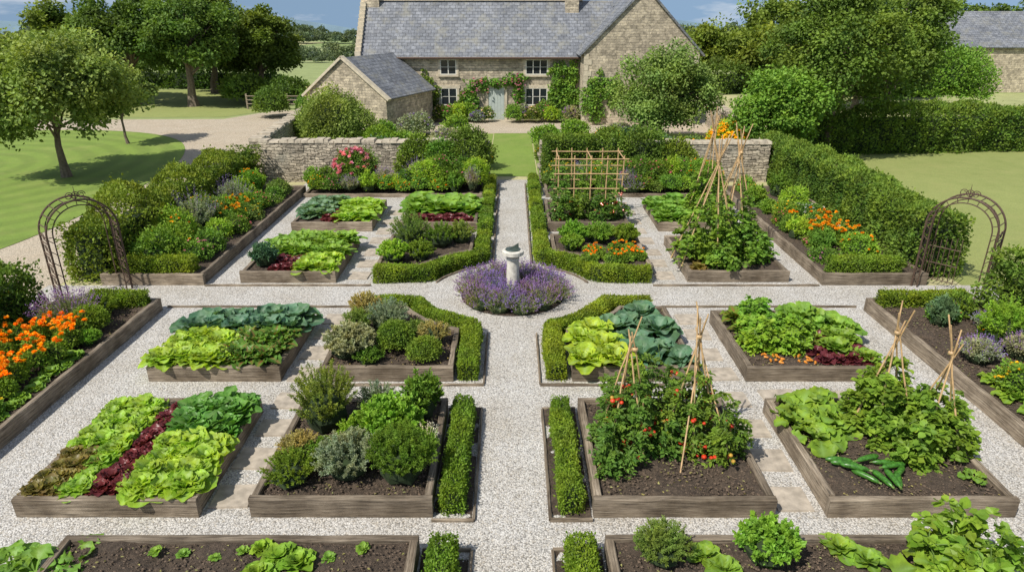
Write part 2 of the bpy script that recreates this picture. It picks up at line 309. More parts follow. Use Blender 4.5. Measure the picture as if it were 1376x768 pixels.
def rosette_into(mb,c,R,n,W=.5,e0=(80,15),bend=50,ruffle=.05,rf=3,stalk=0.,cup=.15,mat=0,nu=5,nv=7,pt=1.35,tipw=.4,zs=0):
    c=np.array(c,float); i=np.arange(n); f=(i+.5)/n
    az=i*2.39996+rng.random()*6+rng.normal(size=n)*.2
    L=R*(.55+.5*f)*rng.uniform(.85,1.15,n)
    el=np.radians(e0[0]+(e0[1]-e0[0])*f+rng.normal(size=n)*6)
    v=np.linspace(0,1,nv); bd=np.radians(bend)*rng.uniform(.6,1.3,n)
    ang=el[:,None]-bd[:,None]*v[None]**1.4
    dx=np.cos(ang)/(nv-1); dz=np.sin(ang)/(nv-1)
    cx=np.cumsum(dx,1)-dx[:,:1]; cz=np.cumsum(dz,1)-dz[:,:1]
    u=np.linspace(-1,1,nu)
    vv=np.clip((v-stalk)/(1-stalk),0,1); prof=np.sin(math.pi*vv**pt*.93)**.7
    prof=np.maximum(prof,.08); prof[-1]=tipw
    ph=rng.random(n)*TAU
    rw=(1+.10*np.sin(v[None,:]*rf*TAU+ph[:,None]))
    wid=W*prof[None]*rw*.5
    ex=(np.abs(u)**1.5)[None,None]*np.maximum(prof,.0)[None,:,None]
    off=(cup*(u**2)[None,None]*prof[None,:,None]*W + ruffle*ex*np.sin(v[None,:,None]*rf*TAU*1.3+ph[:,None,None]+u[None,None]*2.)+ruffle*.5*ex*rng.normal(size=(n,nv,nu)))
    sh=-.10*(u**2)[None,None]*(v[None,:,None]**2)
    ca0,sa0=np.cos(ang)[...,None],np.sin(ang)[...,None]
    X=cx[...,None]-sa0*off+ca0*sh; Z=cz[...,None]+ca0*off+sa0*sh
    Y=wid[...,None]*u[None,None]
    X=X*L[:,None,None];Y=Y*L[:,None,None];Z=Z*L[:,None,None]
    ca,sa=np.cos(az)[:,None,None],np.sin(az)[:,None,None]
    base=.03*R
    P=np.stack([c[0]+ca*(X+base)-sa*Y,c[1]+sa*(X+base)+ca*Y,c[2]+Z+zs],-1)
    P[...,2]=np.maximum(P[...,2],c[2]+.01+.02*rng.random((n,1,1)))
    a=np.arange(nv-1)[:,None]*nu; b=np.arange(nu-1)[None]
    q=np.stack([a+b,a+b+1,a+nu+b+1,a+nu+b],-1).reshape(-1,4)
    q=(q[None]+(np.arange(n)*nu*nv)[:,None,None]).reshape(-1,4)
    rib=np.broadcast_to((np.clip(1-np.abs(u)*2.6,0,1))[None,None]*(1-.75*v)[None,:,None],(n,nv,nu)).ravel()
    rn=(np.clip(1-f*.7+.3*rng.random(n)-.1,0,1)[:,None,None]*.75+.25*np.broadcast_to(np.abs(u)[None,None],(n,nv,nu))).ravel()
    mb.add(P,q,rn,mat,rib)
def jit(a): return rng.uniform(-a,a)
Z0=.25
def crop(name,pts,kind,mat,R,z=Z0,jz=.04):
    mb=MB()
    for (x,y) in pts:
        c=(x+jit(jz),y+jit(jz),z); r=R*rng.uniform(.8,1.2); hi=dict(nu=7,nv=9) if y<13.5 else dict(nu=5,nv=6)
        if kind=='lettuce': rosette_into(mb,c,r,36,W=.85,e0=(88,15),bend=60,ruffle=.11,rf=3.3,**hi)
        elif kind=='romaine': rosette_into(mb,c,r,30,W=.72,e0=(90,28),bend=50,ruffle=.09,rf=3,**hi)
        elif kind=='cabbage': rosette_into(mb,c,r,20,W=.85,e0=(80,8),bend=45,ruffle=.06,rf=2,stalk=.12,cup=.18,pt=1.1,**hi)
        elif kind=='kale': rosette_into(mb,c,r,22,W=.6,e0=(85,25),bend=60,ruffle=.09,rf=4,stalk=.2,**hi)
        elif kind=='chard': rosette_into(mb,c,r,20,W=.5,e0=(87,35),bend=60,ruffle=.09,rf=3,stalk=.35,pt=.9,**hi)
        elif kind=='spinach': rosette_into(mb,c,r,26,W=.7,e0=(82,15),bend=40,ruffle=.05,rf=2,stalk=.25,pt=1.0,**hi)
        elif kind=='squash': rosette_into(mb,c,r,13,W=.75,e0=(82,30),bend=85,ruffle=.09,rf=4,stalk=.5,cup=.1,pt=.8,nu=9,nv=14)
        elif kind=='potato':
            for k in range(8):
                a=rng.random()*TAU; q=rng.random()*.6*r
                rosette_into(mb,(c[0]+q*math.cos(a),c[1]+q*math.sin(a),c[2]),r*.9,14,W=.5,e0=(88,20),bend=50,ruffle=.06,rf=3,stalk=.25,pt=.9,**hi)
    return mb.build(name,[mat],smooth=True)
def grid(x0,x1,y0,y1,nx,ny):
    return [(x0+(x1-x0)*(i+.5)/nx+(jit(.03)),y0+(y1-y0)*(j+.5)/ny) for j in range(ny) for i in range(nx)]
def sweep(mb,pts,w,z0,z1,rnd=None,jt=.004,mat=0):
    pts=np.asarray(pts,float); 
    seg=np.linalg.norm(np.diff(pts,axis=0),axis=1); s=np.concatenate([[0],np.cumsum(seg)])
    n=max(2,int(s[-1]/.3)+1)
    if len(pts)>2: n=max(n,len(pts)*2)
    ss=np.linspace(0,s[-1],n); P=np.stack([np.interp(ss,s,pts[:,0]),np.interp(ss,s,pts[:,1])],1)
    t=nz(np.gradient(P,axis=0)); nn=np.stack([t[:,1],-t[:,0]],1); c=min(.014,w*.2,(z1-z0)*.2)
    cs=np.array([(-w/2,z0+c),(-w/2,z1-c),(-w/2+c,z1),(w/2-c,z1),(w/2,z1-c),(w/2,z0+c),(w/2-c,z0),(-w/2+c,z0)])
    cs=cs[[5,4,3,2,1,0,7,6]]
    j=rng.normal(size=(n,8))*jt; zz=rng.normal(size=(n,1))*jt
    v=np.concatenate([P[:,None]+nn[:,None]*(cs[None,:,0,None]+j[...,None]),np.broadcast_to(cs[None,:,1]+zz,(n,8))[...,None]],-1)
    per=np.concatenate([[0],np.cumsum(np.linalg.norm(np.diff(cs,axis=0),axis=1))]); o=rng.random()*20
    uv=np.stack(np.broadcast_arrays(ss[:,None]+o,per[None]+o),-1).reshape(-1,2)
    i=np.arange(n-1)[:,None]*8; jj=np.arange(8)[None]; j2=(jj+1)%8
    r=rng.random() if rnd is None else rnd
    mb.add(v,np.stack([i+jj,i+8+jj,i+8+j2,i+j2],-1).reshape(-1,4),r,mat,uv=uv)
    for k,e in((0,v[0]),(1,v[-1])):
        f=np.array([[0,1,2,3],[0,3,4,7],[4,5,6,7]]); 
        if k: f=f[:,::-1]
        mb.add(e,f,r*.8,mat,uv=np.stack([e[:,2]+o,(e[:,0]+e[:,1])*1.0],1))
C0=np.array((0.02,14.7)); RB=2.6
def soil_into(mb,x0,x1,y0,y1,z,ok=None,cs=.07):
    nx=max(2,int((x1-x0)/cs)); ny=max(2,int((y1-y0)/cs)); X,Y=np.meshgrid(np.linspace(x0,x1,nx+1),np.linspace(y0,y1,ny+1))
    Z=z+.02*np.sin(X*5+Y*3)+.015*np.sin(Y*9-X*4)+rng.normal(size=X.shape)*.008
    v=np.stack([X,Y,Z],-1).reshape(-1,3); a=np.arange(ny)[:,None]*(nx+1); b=np.arange(nx)[None]
    q=np.stack([a+b,a+b+1,a+nx+1+b+1,a+nx+1+b],-1).reshape(-1,4)
    if ok is not None:
        cen=v[q].mean(1); q=q[ok(cen[:,0],cen[:,1])]
    mb.add(v,q,.5,0)
OCT=np.array([(1,0,0),(0,1,0),(-1,0,0),(0,-1,0),(0,0,.7),(0,0,-.7)],float)
OF=np.array([[0,1,4],[1,2,4],[2,3,4],[3,0,4],[1,0,5],[2,1,5],[3,2,5],[0,3,5]])
def stones_into(mb,x,y,z,s,mat=0):
    n=len(x); a=rng.random(n)*TAU; o=OCT
    O=np.stack([o[None,:,0]*np.cos(a)[:,None]-o[None,:,1]*np.sin(a)[:,None],o[None,:,0]*np.sin(a)[:,None]+o[None,:,1]*np.cos(a)[:,None],np.broadcast_to(o[None,:,2],(n,6))],-1)
    v=np.stack([x,y,z],1)[:,None]+O*(s[:,None]*rng.uniform(.6,1.3,(n,6)))[...,None]
    mb.add(v,(OF[None]+(np.arange(n)*6)[:,None,None]).reshape(-1,3),.5,mat)
def bed(x0,x1,y0,y1,cut=None,h=.3,w=.1,name='raised_bed'):
    e=empty(name,((x0+x1)/2,(y0+y1)/2,0)); cx,cy=(x0+x1)/2,(y0+y1)/2
    mb=MB(); hw=w/2; hh=lambda:h+jit(.01)
    if cut is None:
        sweep(mb,[(x0-.01,y0+hw),(x1+.01,y0+hw)],w,0,hh()); sweep(mb,[(x1,y1-hw),(x0,y1-hw)],w,0,hh())
        sweep(mb,[(x0+hw,y1-w),(x0+hw,y0+w)],w,0,hh()); sweep(mb,[(x1-hw,y0+w),(x1-hw,y1-w)],w,0,hh()); ok=None
    else:
        sx,sy=cut
        xi=x1 if sx>0 else x0; xo=x0 if sx>0 else x1; yi=y1 if sy>0 else y0; yo=y0 if sy>0 else y1
        ya=C0[1]-sy*math.sqrt(RB**2-(xi-C0[0])**2); xa=C0[0]-sx*math.sqrt(RB**2-(yi-C0[1])**2)
        sweep(mb,[(xo,yo+sy*hw),(xi,yo+sy*hw)],w,0,hh()); sweep(mb,[(xo+sx*hw,yo+sy*w),(xo+sx*hw,yi)],w,0,hh())
        sweep(mb,[(xi-sx*hw,yo+sy*w),(xi-sx*hw,ya)],w,0,hh()); sweep(mb,[(xo+sx*w,yi-sy*hw),(xa,yi-sy*hw)],w,0,hh())
        a0=math.atan2(ya-C0[1],xi-C0[0]); a1=math.atan2(yi-C0[1],xa-C0[0])
        if a1-a0>math.pi:a1-=TAU
        if a1-a0<-math.pi:a1+=TAU
        aa=np.linspace(a0,a1,9); sweep(mb,np.stack([C0[0]+(RB+hw)*np.cos(aa),C0[1]+(RB+hw)*np.sin(aa)],1),w,0,h+.004)
        ok=lambda X,Y:np.hypot(X-C0[0],Y-C0[1])>RB+.02
    ob=mb.build('timber_frame',[M_wood]); ob.parent=e; ob.location=(-cx,-cy,0)
    ms=MB(); soil_into(ms,x0+.05,x1-.05,y0+.05,y1-.05,h-.06,ok)
    if y0<14:
        n=int((x1-x0)*(y1-y0)*480); X=rng.uniform(x0+.12,x1-.12,n); Y=rng.uniform(y0+.12,y1-.12,n)
        if ok is not None: k=ok(X,Y)&(np.hypot(X-C0[0],Y-C0[1])>RB+.15); X=X[k];Y=Y[k]
        stones_into(ms,X,Y,h-.05+rng.random(len(X))*.02,.006+.018*rng.random(len(X))**2,1)
        n=n//14; Pp=np.stack([rng.uniform(x0+.12,x1-.12,n),rng.uniform(y0+.12,y1-.12,n),np.full(n,h-.03)],1)
        if ok is not None: Pp=Pp[np.hypot(Pp[:,0]-C0[0],Pp[:,1]-C0[1])>RB+.15]
        n=len(Pp); leaves(ms,Pp,rng.normal(size=(n,3))*[1,1,.2],rng.normal(size=(n,3))*.3+[0,0,1],.04,.5,None,2)
    s=ms.build('soil',[M_soil,M_clod,M_gold]); s.parent=e; s.location=(-cx,-cy,0)
    return e
def hedge(name,pts,w,h,ls,mat,cover=2.2,lump=.02,z0=0,W=.6):
    mb=MB(); pts=np.asarray(pts,float); seg=np.linalg.norm(np.diff(pts,axis=0),axis=1); s=np.concatenate([[0],np.cumsum(seg)]); Lh=s[-1]
    per=2*h+w; n=int(cover*Lh*per/(.38*ls*ls)); n=min(n,160000)
    m=max(3,int(Lh/.1)); ss=np.linspace(0,Lh,m); P2=np.stack([np.interp(ss,s,pts[:,0]),np.interp(ss,s,pts[:,1])],1)
    T=nz(np.gradient(P2,axis=0)); NN=np.stack([T[:,1],-T[:,0]],1)
    u=rng.random(n)*Lh; q=rng.random(n)*per
    px=np.interp(u,ss,P2[:,0]);py=np.interp(u,ss,P2[:,1]); nx=np.interp(u,ss,NN[:,0]); ny=np.interp(u,ss,NN[:,1])
    off=np.where(q<h,-w/2,np.where(q>h+w,w/2,q-h-w/2)); z=np.where(q<h,q,np.where(q>h+w,per-q,h))
    on=np.where(q<h,-1,np.where(q>h+w,1,0)); oz=(on==0)*1.
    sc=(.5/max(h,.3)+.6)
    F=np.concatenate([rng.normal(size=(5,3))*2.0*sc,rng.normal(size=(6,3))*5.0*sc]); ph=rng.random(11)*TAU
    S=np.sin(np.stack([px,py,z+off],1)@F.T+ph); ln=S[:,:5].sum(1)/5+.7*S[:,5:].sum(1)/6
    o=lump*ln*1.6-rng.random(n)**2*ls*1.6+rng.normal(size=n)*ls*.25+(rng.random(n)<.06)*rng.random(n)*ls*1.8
    rd=min(.06+lump,w*.25); edge=np.clip((z-(h-rd))/rd,0,1)*np.clip((np.abs(off)-(w/2-rd))/rd,0,1)*rd*.6
    outx=on*nx;outy=on*ny; oo=o-edge
    P=np.stack([px+off*nx+outx*oo,py+off*ny+outy*oo,z0+z+oz*oo-edge*(1-oz)*.5],1)
    P[:,2]+=lump*.8*(S[:,:5].sum(1)/5)*(z/h)
    k=int(cover*w*h/(.38*ls*ls)); ex=[];eo=[]
    for end in(0,-1):
        a=rng.uniform(-w/2,w/2,k); zz=rng.random(k)*h; tt=T[end]*(-1 if end==0 else 1); bb=rng.normal(size=k)*(ls*.4+lump*.5)
        ex.append(np.stack([P2[end,0]+NN[end,0]*a+tt[0]*bb,P2[end,1]+NN[end,1]*a+tt[1]*bb,z0+zz],1))
        eo.append(np.tile([tt[0],tt[1],0],(k,1)))
    P=np.concatenate([P]+ex); O=np.concatenate([np.stack([outx,outy,oz],1)]+eo); ln=np.concatenate([ln,np.zeros(2*k)])
    n=len(P); D=O*.8+rng.normal(size=(n,3))*.7+[0,0,.35]; Nh=O*.5+rng.normal(size=(n,3))*.6+[0,0,.3]
    P[:,2]=np.maximum(P[:,2],z0+.01)
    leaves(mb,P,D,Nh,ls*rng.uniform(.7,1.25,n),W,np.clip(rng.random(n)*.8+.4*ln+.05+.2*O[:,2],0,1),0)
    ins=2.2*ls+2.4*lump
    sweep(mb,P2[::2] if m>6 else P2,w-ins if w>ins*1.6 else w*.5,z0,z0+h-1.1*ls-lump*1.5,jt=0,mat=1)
    return mb.build(name,[mat,M_core])
def tree(name,x,y,H,cr,crz,cz,mat,ls=.14,K=60,per=330,tr=.16,z0=0,clump=.3):
    mb=MB(); c=np.array((x,y,z0+cz)); R=np.array((cr,cr,crz))
    fn=lump_fn(5,2.5); d=rand_dir(K,-.75); rad=(.35+.6*rng.random(K)**.6)*(1+.28*fn(d))
    C=c+d*R*rad[:,None]
    top=np.array((x+jit(.3),y+jit(.3),z0+cz+crz*.2))
    tz=np.linspace(0,1,7); tp=np.array((x,y,z0-.1))+(top-np.array((x,y,z0-.1)))*tz[:,None]; tp[1:-1,:2]+=rng.normal(size=(5,2))*.04*cr/3
    tube(mb,tp,tr*(1-.72*tz)*(1+.5*np.exp(-tz*9)),8,2)
    for i in range(min(K,34)):
        t0=rng.uniform(.38,.95); b=np.array([np.interp(t0,tz,tp[:,k]) for k in range(3)])
        e=C[i]; mid=b*.5+e*.5+np.array((0,0,.12*np.linalg.norm(e-b))); q=np.linspace(0,1,5)[:,None]
        pp=(1-q)**2*b+2*q*(1-q)*mid+q*q*e; tube(mb,pp,tr*.42*(1-.85*q[:,0])*(1.1-t0*.6),5,2)
    n=K*per; ci=np.repeat(np.arange(K),per); cs=(clump*min(cr,3.2)*rng.uniform(.65,1.3,K))[ci]
    dd=rand_dir(n,-1); rr=(rng.random(n)**.45)
    P=C[ci]+dd*(cs*rr)[:,None]*np.array((1,1,.66))
    P+=rng.normal(size=(n,3))*.12*cs[:,None]
    out=nz(P-c); D=dd*.7+rng.normal(size=(n,3))*.6+[0,0,-.15]; Nh=dd*.6+rng.normal(size=(n,3))*.45+[0,0,.9]
    rn=np.clip(.35*rng.random(n)+.35*dd[:,2]+.35*rr+.2*rng.random(K)[ci],0,1)  # leaf tone darkens towards clump centres, painting their inner shade
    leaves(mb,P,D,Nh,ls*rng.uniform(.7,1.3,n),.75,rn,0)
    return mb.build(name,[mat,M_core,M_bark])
# ------------------------------------------------------------------ terrain
def hz(x,y):
    d=np.maximum(np.maximum(y-62,(np.abs(x)-75)*.9),-(y+60)); d=np.maximum(d,0); t=np.clip(d/300,0,1)
    return -21*t*t*(3-2*t)+np.clip(d/200,0,1)*1.5*np.sin(x*.013+1)*np.sin(y*.017)
def hzf(x,y): return float(hz(np.array(float(x)),np.array(float(y))))
xs=np.concatenate([np.linspace(-900,-90,24),np.linspace(-80,80,33),np.linspace(90,900,24)])
ys=np.concatenate([np.linspace(-300,-50,8),np.linspace(-40,80,25),np.linspace(90,820,50)])
X,Y=np.meshgrid(xs,ys); mb=MB(); nx=len(xs)
a=np.arange(len(ys)-1)[:,None]*nx; b=np.arange(nx-1)[None]
mb.add(np.stack([X,Y,hz(X,Y)],-1),np.stack([a+b,a+b+1,a+nx+b+1,a+nx+b],-1).reshape(-1,4)); mb.build('ground',[M_field],smooth=True)
def sheet(name,poly,z,mat):
    mb=MB(); v=[(p[0],p[1],z) for p in poly]; mb.add(v,[list(range(len(v)))]); return mb.build(name,[mat])
sheet('gravel_path',[(-7.9,2),(7.9,2),(7.9,13.9),(12.5,13.9),(12.5,15.3),(7.9,15.3),(7.9,26.3),(-7.9,26.3),(-7.9,15.3),(-11.2,15.3),(-11.2,13.9),(-7.9,13.9)],.012,M_grav)
sheet('grass_path',[(-.95,26.9),(1.0,26.9),(1.0,37.0),(-.95,37.0)],.012,M_turf)
sheet('gravel_court',[(-14,37.1),(12,37.1),(12,41.9),(-14,41.9)],.008,M_drive)
sheet('front_garden_lawn',[(-9.5,26.8),(-1,26.8),(-1,36.9),(-9.5,36.9)],.008,M_turf)
sheet('front_garden_lawn',[(1.05,26.8),(10,26.8),(10,36.9),(1.05,36.9)],.008,M_turf)
sheet('driveway',[(-11,12),(-10.9,27),(-11.5,33),(-13.2,38),(-13,46),(-15.5,46),(-17.5,42.2),(-24,42),(-34,41),(-40,36),(-40,20),(-30,12)],.004,M_drive)
ip=np.array([(-14.2,17.5),(-13.9,21),(-13.9,25.9),(-14.5,29.6),(-15.5,32.6),(-17,35.2),(-19.5,37.2),(-23,38.2),(-28,38),(-33,36),(-37,30),(-37,22),(-32,16),(-25,13.5),(-19,13.2),(-15.6,14.6)])
def smooth_closed(p,it=3):
    for _ in range(it):
        q=np.roll(p,-1,0); p=np.stack([.75*p+.25*q,.25*p+.75*q],1).reshape(-1,2)
    return p
sheet('lawn',smooth_closed(ip),.016,M_lawn)
sheet('lawn',[(-34,43),(-24,42.8),(-17.8,43),(-15.8,46),(-15,58),(-45,58)],.012,M_grass2)
sheet('lawn',[(10.9,8),(40,8),(40,33),(10.9,33)],.008,M_grass2)
sheet('lawn',[(-30,2),(-11.2,2),(-11.2,11.9),(-30,11.9)],.008,M_grass2)
mb=MB(); n=22000; stones_into(mb,rng.uniform(-7.6,7.6,n),6.0+8.7*rng.random(n)**1.3,np.full(n,.016),rng.uniform(.005,.012,n)); mb.build('loose_gravel',[M_peb])
# ------------------------------------------------------------------ beds
R1=(7.17,9.7);R2=(10.7,13.45);R3=(15.9,18.5);R4=(19.6,22.3)
bed(-6.5,-4.12,*R1);bed(-3.42,-1.05,*R1);bed(1.08,3.44,*R1);bed(4.15,6.6,*R1)
bed(-6.5,-4.15,10.7,13.1);bed(-3.42,-1.05,*R2,cut=(1,1));bed(1.08,3.3,*R2,cut=(-1,1));bed(4.2,6.7,10.7,13.2)
bed(-6.6,-4.3,15.45,18.3);bed(-3.4,-1.05,*R3,cut=(1,-1));bed(1.08,3.5,*R3,cut=(-1,-1));bed(4.3,6.75,15.5,18.4)
bed(-6.6,-4.2,*R4);bed(-3.35,-1.05,*R4);bed(1.08,3.5,*R4);bed(4.4,6.7,*R4)
bed(-5.4,-1.13,4.4,6.55);bed(1.13,5.3,4.4,6.55)
bed(-10.0,-7.75,4.5,13.85);bed(7.8,10.2,4.5,13.85)
bed(-9.9,-7.45,15.3,24.2);bed(7.5,10.0,15.3,24.2)
bed(-7.4,-1.05,23.6,25.6,h=.14);bed(1.2,7.4,23.6,25.6,h=.14)
def edging(pts,w=.035,h=.06):
    mb=MB(); sweep(mb,pts,w,0,h); return mb.build('timber_edging',[M_wood])
for sx in(-1,1):
    edging([(sx*.5,7.1),(sx*.5,9.75)]); edging([(sx*.5,7.1),(sx*1.05,7.1)]); edging([(sx*.5,9.77),(sx*1.05,9.77)])
    edging([(sx*.5,10.6),(sx*.5,12.6)]); edging([(sx*.5,10.55),(sx*3.5,10.55)])
    edging([(sx*.5,16.8),(sx*.5,25.5)],.05,.08); edging([(sx*3.4,13.98),(sx*7.7,13.98)]); edging([(sx*3.4,15.25),(sx*7.4,15.25)])
    edging([(sx*.5,4.5),(sx*.5,6.55)]); edging([(sx*.5,6.57),(sx*1.1,6.57)]); edging([(sx*7.0,7.05),(sx*7.7,7.05)])
    t=np.radians(np.linspace(22,64,12)); edging([(sx*1.99*math.cos(q),C0[1]+1.99*math.sin(q)) for q in t],.04,.06); edging([(sx*1.99*math.cos(q),C0[1]-1.99*math.sin(q)) for q in t],.04,.06)
    mb=MB(); soil_into(mb,min(sx*.53,sx*1.04),max(sx*.53,sx*1.04),7.12,9.75,.03); soil_into(mb,min(sx*.53,sx*1.1),max(sx*.53,sx*1.1),4.5,6.55,.03); mb.build('hedge_soil',[M_soil])
def flag(x,y,sx,sy):
    mb=MB(); box(mb,(x,y,.018),(sx,sy,.045),jit(.05),0,.5,.97); return mb.build('stepping_stone',[M_flag])
for sx in(-1,1):
    for y in (7.55,8.4,9.2,10.05,10.95,11.75,12.6,13.35,15.9,16.8,17.7,18.7,19.6,20.6,21.6):
        flag(sx*3.79+jit(.03),y+jit(.03),.5+jit(.04),.5+jit(.06))
    for x in (4.6,5.5,6.4) if sx>0 else ():
        flag(x,10.2+jit(.03),.62,.36)
# ------------------------------------------------------------------ box hedges
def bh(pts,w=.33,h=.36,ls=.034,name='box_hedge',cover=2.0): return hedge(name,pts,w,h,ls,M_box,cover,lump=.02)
def arc(a0,a1,r,n=10):
    t=np.radians(np.linspace(a0,a1,n)); return [(C0[0]+r*math.cos(q),C0[1]+r*math.sin(q)) for q in t]
for sx in(-1,1):
    bh([(sx*.78,7.25),(sx*.78,9.6)],.29,.38); bh([(sx*.82,4.6),(sx*.82,6.45)],.34,.4)
    rr=2.28; aa=math.degrees(math.acos(.8/rr)); bb=math.degrees(math.asin(.95/rr))
    bh([(sx*.8,10.75)]+[(sx*abs(x-C0[0]),y) for x,y in arc(-aa,-bb,rr)]+[(sx*3.0,13.75)],.33,.36)
    bh([(sx*.8,18.6)]+[(sx*abs(x-C0[0]),y) for x,y in arc(aa,bb,rr)]+[(sx*3.35,15.6)],.36,.38,.04)
    for y0,y1 in((19.1,21.1),(21.6,23.2),(23.7,25.6)): bh([(sx*.8,y0),(sx*.8,y1)],.34,.4,.045)
    bh([(sx*9.4,15.6),(sx*7.75,15.6)],.38,.62,.045)
bh([(-9.1,13.6),(-7.95,13.6)],.3,.55,.04); bh([(8.0,13.6),(9.8,13.6)],.3,.55,.04)
# ------------------------------------------------------------------ sundial
e=empty('sundial',(0.02,14.7,0)); mb=MB()
lathe(mb,(0,0,0),[(0,.0),(.25,.0),(.25,.1),(.21,.13),(.17,.17),(.155,.2),(.15,.5),(.135,.88),(.15,.9),(.15,.92),(.135,.94),(.19,1.0),(.215,1.02),(.25,1.03),(.25,1.11),(.2,1.13),(0,1.13)],28)
o=mb.build('pedestal',[M_lime_st]); o.parent=e
mb=MB(); lathe(mb,(0,0,.01),[(0,1.121),(.17,1.121),(.175,1.13),(.17,1.14),(.13,1.138),(0,1.14)],28)
mb.add([(-.1,-.006,1.14),(.13,-.006,1.14),(.13,-.006,1.29),(-.1,.006,1.14),(.13,.006,1.14),(.13,.006,1.29)],[[0,1,2],[5,4,3]]); mb.add([(-.1,-.006,1.14),(.13,-.006,1.29),(.13,.006,1.29),(-.1,.006,1.14)],[[0,1,2,3]]); mb.add([(.13,-.006,1.14),(.13,.006,1.14),(.13,.006,1.29),(.13,-.006,1.29)],[[0,1,2,3]])
o=mb.build('bronze_dial',[M_dial]); o.parent=e
mb=MB(); th=np.linspace(0,TAU,49); v=[(C0[0],C0[1],.03)]+[(C0[0]+1.2*math.cos(t),C0[1]+1.2*math.sin(t),.02) for t in th[:-1]]
mb.add(v,[[0,1+i,1+(i+1)%48] for i in range(48)]); mb.build('lavender_bed_soil',[M_soil])
def lavender(x,y,r,h,z0=0,ns=130,name='lavender'):
    mb=MB(); sprigs_into(mb,(x,y,z0),r,h*.85,ns,18,.055,.16,0,2,9,1.1,.024); spheres_e(mb,(x,y,z0+h*.18),(r*.6,r*.6,h*.26),1)
    return mb.build(name,[M_lavl,M_core,M_lavf])
for i in range(13):
    a=i/13*TAU+.1; lavender(C0[0]+.95*math.cos(a)+jit(.05),C0[1]+.95*math.sin(a)+jit(.05),.38+jit(.03),.5+jit(.07))
for i in range(7):
    a=i/7*TAU; lavender(C0[0]+.5*math.cos(a),C0[1]+.5*math.sin(a),.28,.5)
# ------------------------------------------------------------------ crops, row 1
crop('bronze_lettuce_plants',grid(-6.42,-5.95,7.3,8.3,3,4),'lettuce',M_brn,.2)
crop('lettuce_plants',grid(-6.4,-5.6,8.3,9.6,3,5),'lettuce',M_lime,.26)
crop('lettuce_plants',grid(-5.95,-5.6,7.3,8.3,1,4),'lettuce',M_lime,.26)
crop('red_lettuce_plants',[(-5.48+.02*i,7.4+i*.25) for i in range(9)]+[(-5.25,7.5+.27*i) for i in range(8)],'lettuce',M_red,.23)
crop('lettuce_plants',grid(-5.12,-4.22,7.3,8.5,3,4),'lettuce',M_lime,.33)
crop('spinach_plants',grid(-5.1,-4.22,8.55,9.6,5,5),'spinach',M_spin,.33)
def herb(name,x,y,r,h,mat,ns=150,nl=50,ls=.035,W=.25,z0=Z0,**k):
    mb=MB(); tm=k.pop('tip',None)
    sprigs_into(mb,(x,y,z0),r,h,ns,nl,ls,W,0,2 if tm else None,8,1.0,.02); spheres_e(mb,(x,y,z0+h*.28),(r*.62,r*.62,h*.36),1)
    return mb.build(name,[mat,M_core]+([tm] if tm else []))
herb('rosemary_bush',-2.85,8.95,.52,1.05,M_rosem,150,80,.045,.22)
herb('mint_plant',-1.8,8.7,.56,.58,M_mint,160,45,.07,.6)
herb('mint_plant',-1.4,9.25,.33,.72,M_thyme,90,40,.07,.45)
herb('oregano_plant',-2.15,9.35,.35,.5,M_sage,120,50,.03,.4)
herb('golden_thyme_plant',-3.05,8.2,.32,.34,M_gold,130,50,.028,.45)
herb('golden_thyme_plant',-2.3,8.5,.3,.4,M_mint,100,50,.04,.5)
herb('thyme_bush',-3.0,7.62,.40,.42,M_thyme,160,55,.03,.4)
herb('sage_bush',-2.25,7.8,.48,.6,M_sage,180,80,.045,.3)
herb('rosemary_ball_bush',-1.5,7.75,.52,.72,M_thyme,260,80,.045,.2)
herb('oregano_plant',-2.7,8.1,.25,.32,M_thyme,80,40,.04,.5)
herb('oregano_plant',-2.0,8.2,.25,.3,M_rosem,80,40,.04,.4); herb('chamomile_plant',-1.25,8.4,.2,.3,M_mint,60,30,.04,.4,tip=M_wht)
# row 2 left
crop('kale_plants',grid(-6.35,-4.3,12.1,13.0,6,2),'cabbage',M_kale,.5)
crop('lettuce_plants',grid(-6.4,-5.15,10.85,12.0,5,4),'romaine',M_lime,.36)
crop('beetroot_plants',grid(-5.15,-4.3,10.9,12.0,4,4),'chard',M_beet,.42)
herb('sage_bush',-3.0,11.3,.5,.56,M_sage,180,60,.07,.4)
bush('thyme_bush',-2.2,11.5,.33,.56,M_thyme,.032,z0=Z0,lump=.12)
bush('thyme_bush',-1.6,11.1,.31,.42,M_thyme,.032,z0=Z0,lump=.12)
herb('santolina_bush',-2.5,12.45,.5,.58,M_sage,170,60,.035,.35)
herb('golden_oregano_plant',-3.05,13.05,.38,.48,M_gold,150,50,.035,.5)
herb('marjoram_plant',-1.5,11.8,.34,.45,M_gold,110,50,.03,.5)
herb('chive_plant',-3.05,12.2,.33,.5,M_rosem,120,30,.05,.25)
herb('oregano_plant',-2.6,10.98,.3,.28,M_thyme,90,40,.04,.5); herb('oregano_plant',-1.9,12.1,.25,.3,M_rosem,80,40,.04,.5)
